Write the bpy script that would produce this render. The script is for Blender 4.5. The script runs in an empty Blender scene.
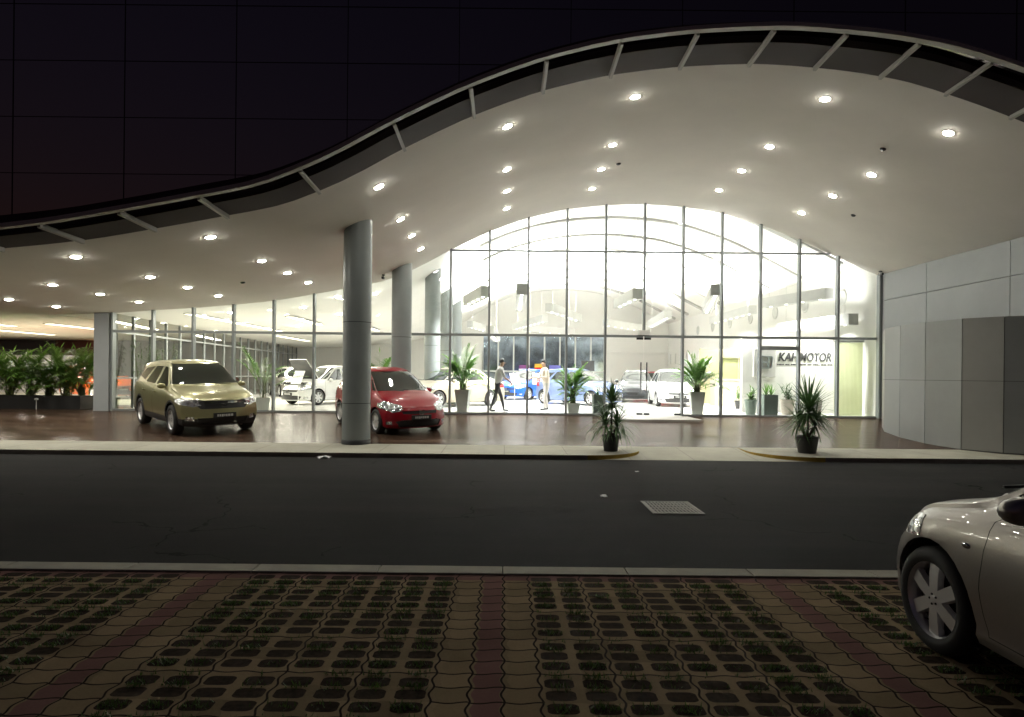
import bpy, bmesh, math, random
from mathutils import Vector, Matrix
random.seed(11)
SC = bpy.context.scene
COL = SC.collection
R = math.radians
PI = math.pi

# ------------------------------------------------------------------ helpers
def new_mat(name, col=(.5, .5, .5), rough=.5, metal=0., coat=0., spec=.5, emit=None, es=0.):
    m = bpy.data.materials.new(name)
    m.use_nodes = True
    b = m.node_tree.nodes['Principled BSDF']
    b.inputs['Base Color'].default_value = (*col, 1)
    b.inputs['Roughness'].default_value = rough
    b.inputs['Metallic'].default_value = metal
    b.inputs['Coat Weight'].default_value = coat
    b.inputs['Coat Roughness'].default_value = .015
    b.inputs['Specular IOR Level'].default_value = spec
    if emit:
        b.inputs['Emission Color'].default_value = (*emit, 1)
        b.inputs['Emission Strength'].default_value = es
    return m

class NT:
    """small wrapper for writing node trees"""
    def __init__(s, m):
        s.t = m.node_tree
        s.b = s.t.nodes.get('Principled BSDF')
    def n(s, typ, **kw):
        nd = s.t.nodes.new(typ)
        for k, v in kw.items():
            setattr(nd, k, v)
        return nd
    def l(s, a, b):
        s.t.links.new(a, b)
    def val(s, sock, v):
        if isinstance(v, (int, float)):
            sock.default_value = v
        else:
            s.l(v, sock)
    def math(s, op, a, b=0., c=0., clamp=False):
        nd = s.n('ShaderNodeMath', operation=op, use_clamp=clamp)
        s.val(nd.inputs[0], a); s.val(nd.inputs[1], b); s.val(nd.inputs[2], c)
        return nd.outputs[0]
    def noise(s, vec, scale, detail=4., rough=.55):
        nd = s.n('ShaderNodeTexNoise')
        nd.inputs['Scale'].default_value = scale
        nd.inputs['Detail'].default_value = detail
        nd.inputs['Roughness'].default_value = rough
        if vec is not None:
            s.l(vec, nd.inputs['Vector'])
        return nd.outputs['Fac']
    def ramp(s, fac, stops):
        nd = s.n('ShaderNodeValToRGB')
        e = nd.color_ramp.elements
        while len(e) < len(stops):
            e.new(.5)
        for i, (p, c) in enumerate(stops):
            e[i].position = p
            e[i].color = (*c, 1) if len(c) == 3 else c
        s.l(fac, nd.inputs['Fac'])
        return nd.outputs['Color']
    def mix(s, fac, a, b):
        nd = s.n('ShaderNodeMix', data_type='RGBA')
        s.val(nd.inputs[0], fac)
        for k, v in ((6, a), (7, b)):
            if isinstance(v, tuple):
                nd.inputs[k].default_value = (*v, 1)
            else:
                s.l(v, nd.inputs[k])
        return nd.outputs[2]
    def obj(s):
        return s.n('ShaderNodeTexCoord').outputs['Object']
    def bump(s, h, strength=.3, dist=.01):
        nd = s.n('ShaderNodeBump')
        nd.inputs['Strength'].default_value = strength
        nd.inputs['Distance'].default_value = dist
        s.l(h, nd.inputs['Height'])
        s.l(nd.outputs[0], s.b.inputs['Normal'])
    def base(s, c):
        s.l(c, s.b.inputs['Base Color'])
    def rough(s, c):
        s.l(c, s.b.inputs['Roughness'])

def worn(name, col, rough=.6, amt=.15, scale=3., bump=0., metal=0.):
    """base colour with uneven wear and a little surface grain"""
    m = new_mat(name, col, rough, metal)
    q = NT(m)
    co = q.obj()
    f = q.noise(co, scale, 6, .65)
    lo = tuple(c * (1 - amt) for c in col)
    hi = tuple(min(1, c * (1 + amt)) for c in col)
    q.base(q.ramp(f, [(.3, lo), (.7, hi)]))
    q.rough(q.math('ADD', q.math('MULTIPLY', f, .25), rough - .12))
    if bump:
        q.bump(q.noise(co, scale * 30, 3), bump, .004)
    return m

def link(o, parent=None):
    COL.objects.link(o)
    if parent is not None:
        o.parent = parent
    return o

def mesh_obj(name, bm, mats, parent=None, smooth=False, angle=None):
    me = bpy.data.meshes.new(name)
    bm.normal_update()
    bm.to_mesh(me)
    bm.free()
    if not isinstance(mats, (list, tuple)):
        mats = [mats]
    for m in mats:
        me.materials.append(m)
    if smooth:
        me.polygons.foreach_set('use_smooth', [True] * len(me.polygons))
        if angle:
            me.set_sharp_from_angle(angle=R(angle))
    return link(bpy.data.objects.new(name, me), parent)

def thing(name, label, cat, loc=(0, 0, 0), rz=0., group=None):
    o = bpy.data.objects.new(name, None)
    COL.objects.link(o)
    o.empty_display_size = .1
    o.location = loc
    o.rotation_euler = (0, 0, rz)
    return tag(o, label, cat, group)

def tag(o, label=None, cat=None, group=None, kind=None):
    if label: o['label'] = label
    if cat: o['category'] = cat
    if group: o['group'] = group
    if kind: o['kind'] = kind
    return o

def kids(o):
    return [c for c in COL.objects if c.parent == o]

def copy_tree(o, parent=None, paint=None):
    c = o.copy()
    COL.objects.link(c)
    if parent is not None:
        c.parent = parent
    if paint and c.type == 'MESH':
        for s in c.material_slots:
            if s.material in paint:
                mt = paint[s.material]
                s.link = 'OBJECT'
                s.material = mt
    for k in kids(o):
        copy_tree(k, c, paint)
    return c

def BM():
    return bmesh.new()

def box(bm, lo, hi, mi=0, bev=0.):
    x0, y0, z0 = lo; x1, y1, z1 = hi
    v = [bm.verts.new(p) for p in ((x0, y0, z0), (x1, y0, z0), (x1, y1, z0), (x0, y1, z0), (x0, y0, z1), (x1, y0, z1), (x1, y1, z1), (x0, y1, z1))]
    fs = [bm.faces.new([v[i] for i in q]) for q in ((0, 3, 2, 1), (4, 5, 6, 7), (0, 1, 5, 4), (1, 2, 6, 5), (2, 3, 7, 6), (3, 0, 4, 7))]
    for f in fs: f.material_index = mi
    if bev:
        es = list({e for f in fs for e in f.edges})
        bmesh.ops.bevel(bm, geom=es, offset=bev, segments=2, affect='EDGES', profile=.5)
    return v

def beam(bm, a, b, w, h, up=(0, 0, 1), mi=0):
    """rectangular bar from a to b"""
    a, b, up = Vector(a), Vector(b), Vector(up)
    d = (b - a).normalized()
    s = d.cross(up).normalized() * (w / 2)
    t = s.cross(d).normalized() * (h / 2)
    vs = []
    for p in (a, b):
        for i, j in ((-1, -1), (1, -1), (1, 1), (-1, 1)):
            vs.append(bm.verts.new(p + s * i + t * j))
    for q in ((0, 1, 2, 3), (7, 6, 5, 4), (0, 4, 5, 1), (1, 5, 6, 2), (2, 6, 7, 3), (3, 7, 4, 0)):
        f = bm.faces.new([vs[i] for i in q]); f.material_index = mi

def tube(bm, pts, rad, n=8, mi=0, cap=True):
    pts = [Vector(p) for p in pts]
    if not isinstance(rad, (list, tuple)):
        rad = [rad] * len(pts)
    rings = []
    ref = Vector((0, 0, 1))
    for i, p in enumerate(pts):
        d = (pts[min(i + 1, len(pts) - 1)] - pts[max(i - 1, 0)]).normalized()
        r_ = ref if abs(d.dot(ref)) < .95 else Vector((1, 0, 0))
        s = d.cross(r_).normalized(); t = s.cross(d).normalized()
        rings.append([bm.verts.new(p + (s * math.cos(2 * PI * k / n) + t * math.sin(2 * PI * k / n)) * rad[i]) for k in range(n)])
    for a, b in zip(rings, rings[1:]):
        for k in range(n):
            f = bm.faces.new((a[k], a[(k + 1) % n], b[(k + 1) % n], b[k])); f.material_index = mi; f.smooth = True
    if cap:
        for rg, rv in ((rings[0], False), (rings[-1], True)):
            f = bm.faces.new(rg if not rv else rg[::-1]); f.material_index = mi

def lathe(bm, prof, n=24, origin=(0, 0, 0), axis='Z', mi=0, a0=0., a1=2 * PI):
    """profile of (radius, height) pairs turned about an axis"""
    full = abs(a1 - a0 - 2 * PI) < 1e-6
    m = n if full else n + 1
    o = Vector(origin)
    rings = []
    for k in range(m):
        a = a0 + (a1 - a0) * k / n
        rg = []
        for r_, h in prof:
            p = (r_ * math.cos(a), r_ * math.sin(a), h)
            if axis == 'Y':
                p = (p[0], h, p[1])
            rg.append(bm.verts.new(o + Vector(p)))
        rings.append(rg)
    for k in range(n):
        a, b = rings[k], rings[(k + 1) % m]
        for i in range(len(prof) - 1):
            f = bm.faces.new((a[i], b[i], b[i + 1], a[i + 1])); f.material_index = mi; f.smooth = True
    bmesh.ops.remove_doubles(bm, verts=[v for rg in rings for v in rg], dist=1e-5)

def prism(bm, poly, lo, hi, axis='Y', mi=0):
    """outline poly (2D) extruded between lo and hi along an axis"""
    def P(p, t):
        return {'Y': (p[0], t, p[1]), 'Z': (p[0], p[1], t), 'X': (t, p[0], p[1])}[axis]
    a = [bm.verts.new(P(p, lo)) for p in poly]
    b = [bm.verts.new(P(p, hi)) for p in poly]
    n = len(poly)
    fs = [bm.faces.new(a), bm.faces.new(b[::-1])]
    for i in range(n):
        fs.append(bm.faces.new((a[i], b[i], b[(i + 1) % n], a[(i + 1) % n])))
    for f in fs: f.material_index = mi
    bmesh.ops.recalc_face_normals(bm, faces=fs)
    return fs

def interp(xs, ys, x):
    if x <= xs[0]: return ys[0]
    for i in range(len(xs) - 1):
        if x <= xs[i + 1]:
            return ys[i] + (ys[i + 1] - ys[i]) * (x - xs[i]) / (xs[i + 1] - xs[i])
    return ys[-1]

def smooth_curve(pts):
    """monotone cubic through (x, y) control points, returned as a function"""
    xs = [p[0] for p in pts]; ys = [p[1] for p in pts]
    n = len(pts)
    d = [(ys[i + 1] - ys[i]) / (xs[i + 1] - xs[i]) for i in range(n - 1)]
    m = [d[0]] + [0 if d[i - 1] * d[i] <= 0 else 2 * d[i - 1] * d[i] / (d[i - 1] + d[i]) for i in range(1, n - 1)] + [d[-1]]
    def f(x):
        if x <= xs[0]: return ys[0]
        if x >= xs[-1]: return ys[-1]
        i = 0
        while x > xs[i + 1]: i += 1
        h = xs[i + 1] - xs[i]; t = (x - xs[i]) / h
        return (ys[i] * (1 + 2 * t) * (1 - t) ** 2 + h * m[i] * t * (1 - t) ** 2 + ys[i + 1] * t * t * (3 - 2 * t) + h * m[i + 1] * t * t * (t - 1))
    return f
# ------------------------------------------------------------------ cars
M = {}
M['tyre'] = new_mat('tyre_rubber', (.018, .018, .018), .75)
M['alloy'] = new_mat('alloy_rim', (.72, .72, .72), .38, .55)
M['dark_metal'] = new_mat('dark_metal', (.03, .03, .032), .5, .4)
M['trim'] = new_mat('black_trim', (.015, .015, .016), .45)
M['gap'] = new_mat('panel_gap', (.008, .008, .008), .8)
M['liner'] = new_mat('wheel_well', (.012, .012, .012), .9)
M['car_glass'] = new_mat('tinted_car_glass', (.012, .016, .013), .03, 0, 0, .7)
M['lamp_lens'] = new_mat('headlamp_lens', (.55, .57, .58), .08, .75, 1.)
q = NT(M['lamp_lens']); c_ = q.n('ShaderNodeTexVoronoi'); c_.inputs['Scale'].default_value = 14.
q.l(q.obj(), c_.inputs['Vector'])
q.base(q.ramp(c_.outputs['Distance'], [(.15, (.1, .1, .11)), (.6, (.8, .82, .84))]))
q.bump(c_.outputs['Distance'], .6, .03)
M['tail_lens'] = new_mat('tail_lamp_lens', (.35, .01, .01), .1, 0, 1.)
M['plate'] = new_mat('plate_black', (.012, .012, .012), .4)
M['plate_white'] = new_mat('plate_white', (.75, .75, .72), .4)
M['grey_mark'] = new_mat('plate_mark', (.45, .45, .43), .5)
M['chrome'] = new_mat('chrome', (.8, .8, .8), .08, 1.)
def paint(name, col, metal=.5):
    m = new_mat(name, col, .32, metal, .5, .2)
    q = NT(m)
    f = q.noise(q.obj(), 900., 2)
    q.base(q.ramp(f, [(.35, tuple(c * .82 for c in col)), (.65, tuple(min(1, c * 1.15) for c in col))]))
    return m
M['champagne'] = paint('champagne_paint', (.31, .295, .16), .55)
M['red'] = paint('red_paint', (.22, .002, .010), .0)
M['silver'] = paint('silver_paint', (.33, .31, .285), .55)
M['white'] = paint('white_paint', (.78, .78, .76), 0.)
M['beige'] = paint('beige_paint', (.5, .46, .36), .4)
M['blue'] = paint('blue_paint', (.02, .11, .55), .3)
M['ice_blue'] = paint('pale_blue_paint', (.18, .24, .42), .5)
M['graphite'] = paint('graphite_paint', (.07, .075, .08), .5)
M['orange'] = paint('orange_paint', (.6, .1, .012), .2)

def cut_poly(bm, lay, poly, axis, pred, val, only=None):
    """bisect the faces under the 2D outline along each of its edges and tag what lies inside. axis: direction looked along"""
    ia, ib = {'y': (0, 2), 'x': (1, 2), 'z': (0, 1)}[axis]
    lo = (min(p[0] for p in poly), min(p[1] for p in poly)); hi = (max(p[0] for p in poly), max(p[1] for p in poly))
    def near():
        out = []
        for f in bm.faces:
            if only is not None and f[lay] not in only: continue
            a = [v.co[ia] for v in f.verts]; b = [v.co[ib] for v in f.verts]
            if max(a) < lo[0] or min(a) > hi[0] or max(b) < lo[1] or min(b) > hi[1]: continue
            if pred(f): out.append(f)
        return out
    n = len(poly)
    for i in range(n):
        p, q_ = poly[i], poly[(i + 1) % n]
        ta, tb = q_[0] - p[0], q_[1] - p[1]
        no = [0, 0, 0]; no[ia] = tb; no[ib] = -ta
        co = [0, 0, 0]; co[ia] = p[0]; co[ib] = p[1]
        if abs(ta) + abs(tb) < 1e-9: continue
        # only the faces this edge's own span touches
        l0 = (min(p[0], q_[0]) - .02, min(p[1], q_[1]) - .02); h0 = (max(p[0], q_[0]) + .02, max(p[1], q_[1]) + .02)
        fs = []
        for f in near():
            a = [v.co[ia] for v in f.verts]; b = [v.co[ib] for v in f.verts]
            if max(a) < l0[0] or min(a) > h0[0] or max(b) < l0[1] or min(b) > h0[1]: continue
            fs.append(f)
        g = set(fs)
        for f in fs:
            g.update(f.edges); g.update(f.verts)
        if fs:
            bmesh.ops.bisect_plane(bm, geom=list(g), plane_co=co, plane_no=no, dist=1e-5)
    def inside(x, y):
        c = False
        j = n - 1
        for i in range(n):
            xi, yi = poly[i]; xj, yj = poly[j]
            if (yi > y) != (yj > y) and x < (xj - xi) * (y - yi) / (yj - yi) + xi: c = not c
            j = i
        return c
    got = []
    for f in near():
        c = f.calc_center_median()
        if inside(c[ia], c[ib]):
            f[lay] = val; got.append(f)
    return got

def inset_poly(poly, d):
    """offset a simple outline inwards by d"""
    n = len(poly)
    A = sum(poly[i][0] * poly[(i + 1) % n][1] - poly[(i + 1) % n][0] * poly[i][1] for i in range(n))
    s = 1 if A > 0 else -1
    out = []
    for i in range(n):
        p0, p1, p2 = Vector(poly[i - 1]), Vector(poly[i]), Vector(poly[(i + 1) % n])
        e1 = (p1 - p0).normalized(); e2 = (p2 - p1).normalized()
        n1 = Vector((-e1.y, e1.x)) * s; n2 = Vector((-e2.y, e2.x)) * s
        k = max(.35, 1 + n1.dot(n2))
        out.append(tuple(p1 + (n1 + n2) * (d / k)))
    return out

def make_wheel(r, w, spokes, parent, loc, side, rim_r=None, style='split'):
    """tyre with a rim under it; side: which way the outer face looks along local Y"""
    rr = rim_r or r * .66
    bm = BM()
    h = w / 2
    prof = [(rr, -h * .9), (rr + .02, -h), (r - .05, -h * 1.02), (r - .018, -h * .88), (r, -h * .6), (r, h * .6), (r - .018, h * .88), (r - .05, h * 1.02), (rr + .02, h), (rr, h * .9)]
    lathe(bm, prof, 40, axis='Y')
    bmesh.ops.recalc_face_normals(bm, faces=bm.faces)
    t = mesh_obj('wheel', bm, M['tyre'], parent, True, 40)
    t.location = loc
    bm = BM()
    s = side
    lathe(bm, [(rr * 1.02, -h * .85), (rr * .95, -h * .5), (rr * .93, h * .2 * s), (rr * .97, h * .75 * s), (rr * 1.03, h * .93 * s)], 36, axis='Y')
    lathe(bm, [(0.0, h * .1 * s), (rr * .93, h * .1 * s)], 28, axis='Y', mi=1)
    lathe(bm, [(0.0, h * .78 * s), (rr * .1, h * .76 * s), (rr * .2, h * .7 * s), (rr * .22, h * .12 * s)], 20, axis='Y')
    for k in range(spokes):
        a = 2 * PI * k / spokes + PI / 2
        def P(rad, off, y):
            return (rad * math.cos(a) - off * math.sin(a), y * s, rad * math.sin(a) + off * math.cos(a))
        wi, wo = rr * .15, rr * (.18 if spokes <= 6 else .13)
        vs = [bm.verts.new(P(*p)) for p in ((rr * .12, -wi, h * .74), (rr * .12, wi, h * .74), (rr * .55, (wi + wo) / 2 * 1.05, h * .74), (rr * .97, wo, h * .66), (rr * .97, -wo, h * .66), (rr * .55, -(wi + wo) / 2 * 1.05, h * .74))]
        vb = [bm.verts.new(P(*p)) for p in ((rr * .12, -wi * 1.2, h * .4), (rr * .12, wi * 1.2, h * .4), (rr * .55, (wi + wo) / 2 * 1.25, h * .4), (rr * .97, wo * 1.15, h * .3), (rr * .97, -wo * 1.15, h * .3), (rr * .55, -(wi + wo) / 2 * 1.25, h * .4))]
        bm.faces.new((vs[0], vs[1], vs[2], vs[5])); bm.faces.new((vs[5], vs[2], vs[3], vs[4]))
        for i in range(6):
            j = (i + 1) % 6
            bm.faces.new((vs[i], vb[i], vb[j], vs[j]))
    for k in range(5):
        a = 2 * PI * k / 5
        lathe(bm, [(0, h * .8 * s), (rr * .03, h * .79 * s), (rr * .035, h * .7 * s)], 6, origin=(rr * .14 * math.cos(a), 0, rr * .14 * math.sin(a)), axis='Y', mi=1)
    bmesh.ops.recalc_face_normals(bm, faces=bm.faces)
    mesh_obj('rim', bm, [M['alloy'], M['dark_metal']], t, True, 35)
    return t

def build_car(name, label, body_mat, S, group=None):
    """lofted car body, cut into panels, glass and lamps. Local +X is the front, origin on the ground at mid wheelbase"""
    root = thing(name, label, 'car', group=group)
    wb, fo, ro, W, wr, gc = S['wb'], S['fo'], S['ro'], S['W'], S['wr'], S['gc']
    xf, xr = wb / 2 + fo, -wb / 2 - ro
    hw = W / 2
    top = smooth_curve(S['top']); belt = smooth_curve(S['belt'])
    plan = smooth_curve(S['plan'])
    tum = S.get('tum', .42)
    N = 96
    key = sorted(set([xr, xf] + [p[0] for p in S['top'] if xr < p[0] < xf]))
    xs = sorted(set([xr + (xf - xr) * i / N for i in range(N + 1)] + key))
    xs = [x for i, x in enumerate(xs) if i == 0 or x - xs[i - 1] > .006 or x == xf]
    def section(x):
        zt, w = top(x), hw * plan(x)
        zs = min(belt(x), zt - .015)
        g = zt - zs
        so = S.get('soft', 0.)
        ysh = w * (.955 - .055 * so)
        cr = min(.075, .55 * g)
        yt = max(ysh - max(0, g - .05) * tum, w * .5) - min(.05, g * .3)
        zb = gc
        hgt = zs - zb
        p = [(0, zb), (.5 * w, zb), (.84 * w, zb), (.93 * w, zb + .02), (.965 * w, zb + .07), (.965 * w, zb + .12), (.985 * w, zb + .2), (.995 * w, zb + .3 * hgt + .06), (w, zb + .55 * hgt), ((.998 - .008 * so) * w, zb + .75 * hgt), ((.988 - .025 * so) * w, zb + .9 * hgt), ((.975 - .042 * so) * w, zs - .02), (ysh, zs)]
        ze = zt - cr
        for t in (.08, .3, .55, .8):
            p.append((ysh + (yt - ysh) * t, zs + (ze - .02 - zs) * t if ze - .02 > zs else zs + (ze - zs) * t))
        if g > .15:
            p += [(yt, ze - .018), (yt * .985, ze + cr * .22), (yt * .95, ze + cr * .45)]
        else:
            p += [(yt, ze), (yt * .97, ze + cr * .2), (yt * .92, ze + cr * .38)]
        p += [(yt * .8, ze + cr * .7), (yt * .6, ze + cr * .87), (yt * .3, ze + cr * .97), (0, zt)]
        return p
    bm = BM()
    lay = bm.faces.layers.int.new('tag')
    rows = []
    for x in xs:
        sec = section(x)
        L = [bm.verts.new((x, y, z)) for y, z in sec]
        Rr = [L[0]] + [bm.verts.new((x, -y, z)) for y, z in sec[1:-1]] + [L[-1]]
        rows.append((L, Rr))
    for (a, ar), (b, br) in zip(rows, rows[1:]):
        for i in range(len(a) - 1):
            bm.faces.new((a[i], b[i], b[i + 1], a[i + 1]))
            bm.faces.new((ar[i + 1], br[i + 1], br[i], ar[i]))
    K = 6
    for (L, Rr), fl in ((rows[0], False), (rows[-1], True)):
        n = len(L)
        lines = []
        for i in range(1, n - 1):
            ln = [L[i]]
            for k in range(1, 2 * K):
                t = k / (2 * K)
                ln.append(bm.verts.new(L[i].co.lerp(Rr[i].co, t)))
            lines.append(ln + [Rr[i]])
        for a, b in zip(lines, lines[1:]):
            for k in range(2 * K):
                q_ = (a[k], a[k + 1], b[k + 1], b[k])
                bm.faces.new(q_ if fl else q_[::-1])
        for v, ln, up in ((L[0], lines[0], False), (L[-1], lines[-1], True)):
            for k in range(2 * K):
                q_ = (v, ln[k + 1], ln[k]) if not up else (ln[k], ln[k + 1], v)
                bm.faces.new(q_ if fl else q_[::-1])
    bmesh.ops.recalc_face_normals(bm, faces=bm.faces)
    fprof, rprof = smooth_curve(S['front_profile']), smooth_curve(S['rear_profile'])
    x1, x0 = wb / 2 - .05, -wb / 2 + .05
    for v in bm.verts:
        x, y, z = v.co
        u = abs(y) / hw
        if x > x1:
            s = (x - x1) / (xf - x1)
            F = xf - S.get('fplan', .32) * u ** 2.4 - fprof(z)
            v.co.x = x + s * s * (F - xf)
        elif x < x0:
            s = (x0 - x) / (x0 - xr)
            F = xr + S.get('rplan', .16) * u ** 3 + rprof(z)
            v.co.x = x + s * s * (F - xr)
    # round the lower lip of the bumpers
    side = lambda f: abs(f.calc_center_median().y) > .45 * hw and abs(f.normal.y) > .12
    # wheel openings
    arch_r = wr + S.get('arch', .06)
    ring = lambda cx, r_: [(cx + r_ * math.cos(2 * PI * k / 28), wr + r_ * math.sin(2 * PI * k / 28)) for k in range(28)]
    anyside = lambda f: abs(f.calc_center_median().y) > .55 * hw
    T = {'gap': 1, 'clad': 2, 'win': 10, 'wind': 20, 'head': 30, 'grille': 31, 'tail': 32, 'intake': 33, 'fog': 34, 'rearwin': 35, 'door': 40}
    for cx in (wb / 2, -wb / 2):
        if S.get('clad'):
            cut_poly(bm, lay, ring(cx, arch_r + .05), 'y', anyside, T['clad'])
        cut_poly(bm, lay, ring(cx, arch_r), 'y', anyside, 99)
    if S.get('clad'):
        zc = gc + .17
        cut_poly(bm, lay, [(xr - .1, gc - .1), (xf + .1, gc - .1), (xf + .1, zc), (xr - .1, zc)], 'y', lambda f: f[lay] == 0, T['clad'])
    bmesh.ops.delete(bm, geom=[f for f in bm.faces if f[lay] == 99], context='FACES')
    # doors, gaps, side glass
    wins, doors = S['windows'], S['doors']
    for k, d in enumerate(doors):
        cut_poly(bm, lay, d, 'y', side, T['gap'], (0,))
        cut_poly(bm, lay, inset_poly(d, .006), 'y', side, T['door'] + k, (T['gap'],))
    okw = tuple([0, T['gap']] + [T['door'] + k for k in range(len(doors))])
    for k, wpoly in enumerate(wins):
        cut_poly(bm, lay, wpoly, 'y', lambda f: side(f) and f.calc_center_median().z > .6, T['win'] + k, okw)
    up = lambda f: f.normal.x > .1 and f.calc_center_median().x > 0 and f.calc_center_median().z > .6
    cut_poly(bm, lay, S['windscreen'], 'x', up, T['wind'], (0,))
    rw = lambda f: f.normal.x < -.1 and f.calc_center_median().x < 0 and f.calc_center_median().z > .6
    cut_poly(bm, lay, S['rear_window'], 'x', rw, T['rearwin'], (0,))
    fr = lambda f: f.calc_center_median().x > wb / 2 + .1 and f.normal.x > .08
    rr_ = lambda f: f.calc_center_median().x < -wb / 2 - .1 and f.normal.x < -.08
    both = lambda p: (p, [(-a, b) for a, b in p][::-1])
    if 'bonnet_gap' in S:
        for p in S['bonnet_gap']:
            for pp in both(p):
                cut_poly(bm, lay, pp, 'z', lambda f: f.normal.z > .3 and f.calc_center_median().x > .3, T['gap'], (0,))
    for nm in ('head', 'grille', 'intake', 'fog'):
        for p in S.get(nm, []):
            for pp in (both(p) if nm in ('head', 'fog') else (p,)):
                cut_poly(bm, lay, pp, 'x', fr, T[nm], (0, T['clad'], T['grille'], T['gap']))
    if 'head_side' in S:
        cut_poly(bm, lay, S['head_side'], 'y', lambda f: f.calc_center_median().x > wb / 2 and abs(f.calc_center_median().y) > .5 * hw and f.normal.z < .8, T['head'], (0, T['gap']))
    for p in S.get('tail', []):
        for pp in both(p):
            cut_poly(bm, lay, pp, 'x', rr_, T['tail'], (0,))
    # split the tagged faces off into part meshes
    groups = {}
    for f in bm.faces:
        t = f[lay]
        if t in (0, T['gap'], T['clad']): continue
        s = 1 if f.calc_center_median().y > 0 else -1
        k = (t, s) if t not in (T['wind'], T['rearwin'], T['grille'], T['intake']) else (t, 0)
        groups.setdefault(k, []).append(f)
    def extract(fs, push=0., rim=0.):
        nb = BM(); mp = {}
        for f in fs:
            vs = []
            for v in f.verts:
                if v not in mp: mp[v] = nb.verts.new(v.co + v.normal * push)
                vs.append(mp[v])
            try: nf = nb.faces.new(vs); nf.smooth = True
            except ValueError: pass
        return nb
    bm.normal_update()
    made = {}
    order = sorted(groups, key=lambda k: 0 if k[0] >= T['door'] else 1)
    for k in order:
        t, s = k
        fs = groups[k]
        if t >= T['door']:
            o = mesh_obj('door', extract(fs), body_mat, root, True, 30)
            made[k] = o
            zz = S['handle_z']; d = doors[t - T['door']]
            hx = min(p[0] for p in d if p[1] > .55) + .17
            yy = max((abs(v.co.y) for f in fs for v in f.verts if abs(v.co.z - zz) < .12 and abs(v.co.x - hx) < .12), default=hw * .95)
            hb = BM(); box(hb, (hx - .085, -.016, -.013), (hx + .085, .016, .013), 0, .008)
            h = mesh_obj('handle', hb, S.get('handle_mat', body_mat), o, True, 40)
            h.location = (0, s * (yy + .014), zz)
        elif t >= T['win'] and t < T['wind']:
            dk = S['win_door'][t - T['win']]
            mesh_obj('side_window', extract(fs, -.004), M['car_glass'], made.get((T['door'] + dk, s), root) if dk is not None else root, True, 60)
        else:
            nm, mt, ps = {T['wind']: ('windscreen', M['car_glass'], -.004), T['rearwin']: ('rear_window', M['car_glass'], -.004), T['head']: ('headlight', M['lamp_lens'], .004), T['grille']: ('grille', M['trim'], -.015), T['tail']: ('tail_light', M['tail_lens'], .004), T['intake']: ('bumper_intake', M['trim'], -.02), T['fog']: ('fog_lamp', M['lamp_lens'], -.012)}[t]
            made[k] = mesh_obj(nm, extract(fs, ps), mt, root, True, 50)
    bmesh.ops.delete(bm, geom=[f for f in bm.faces if f[lay] not in (0, T['gap'], T['clad'])], context='FACES')
    for f in bm.faces:
        f.material_index = {0: 0, T['gap']: 1, T['clad']: 2}[f[lay]]
    # give glass openings a returned dark edge: thin rim pushed inwards
    be = [e for e in bm.edges if e.is_boundary]
    ret = bmesh.ops.extrude_edge_only(bm, edges=be)
    for v in [g for g in ret['geom'] if isinstance(g, bmesh.types.BMVert)]:
        v.co.y *= .985
        v.co.x += -.012 if v.co.x > 0 else .012
    for f in [g for g in ret['geom'] if isinstance(g, bmesh.types.BMFace)]:
        f.material_index = 1
    body = mesh_obj('body', bm, [body_mat, M['gap'], M['trim']], root, True, 32)
    # wheel wells
    for cx in (wb / 2, -wb / 2):
        for s in (1, -1):
            wbm = BM()
            lathe(wbm, [(arch_r + .012, s * hw * .985), (arch_r + .012, s * (hw - .3)), (0, s * (hw - .3))], 28, origin=(cx, 0, wr), axis='Y')
            for v in wbm.verts:
                if v.co.z < gc - .02: v.co.z = gc - .02
                wv = hw * plan(v.co.x)
                if abs(v.co.y) > wv * .93: v.co.y = math.copysign(wv * .93, v.co.y)
            mesh_obj('wheel_well', wbm, M['liner'], root, True)
    tw = S.get('tyre_w', .2)
    for cx in (wb / 2, -wb / 2):
        for s in (1, -1):
            make_wheel(wr, tw, S['spokes'], root, (cx, s * (hw - tw / 2 - .012), wr), s, S.get('rim_r'))
    # mirrors
    mx, mz = S['mirror']
    ysec = hw * .93
    for s in (1, -1):
        b_ = BM()
        bmesh.ops.create_uvsphere(b_, u_segments=14, v_segments=8, radius=.5)
        for v in b_.verts:
            v.co = Vector((v.co.x * .12 + (.02 if v.co.x > 0 else 0), v.co.y * .19 + s * .075, v.co.z * .13))
            if v.co.x < -.045: v.co.x = -.045
        beam(b_, (0, s * -.02, -.04), (0, s * .1, -.02), .05, .03)
        mm = mesh_obj('mirror', b_, S.get('mirror_mat', body_mat), root, True, 50)
        mm.location = (mx, s * ysec, mz)
    if S.get('repeater'):
        rx, rz_ = S['repeater']
        for s in (1, -1):
            yy = max((abs(v.co.y) for v in body.data.vertices if abs(v.co.x - rx) < .12 and abs(v.co.z - rz_) < .07), default=hw * .95)
            b_ = BM(); bmesh.ops.create_uvsphere(b_, u_segments=12, v_segments=8, radius=1)
            for v in b_.verts: v.co = Vector((v.co.x * .034, v.co.y * .011, v.co.z * .016))
            rp = mesh_obj('side_repeater', b_, M['lamp_lens'], root, True); rp.location = (rx, s * yy, rz_)
    # number plate and badge
    px = max(v.co.x for v in body.data.vertices)
    pz = S['plate_z']
    nose = max((v.co.x for v in body.data.vertices if abs(v.co.y) < .35 and abs(v.co.z - pz) < .09), default=px)
    pb = BM(); box(pb, (nose - .01, -.25, pz - .058), (nose + .022, .25, pz + .058), 0, .006)
    pl = mesh_obj('number_plate', pb, S.get('plate_mat', M['plate']), root)
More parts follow.
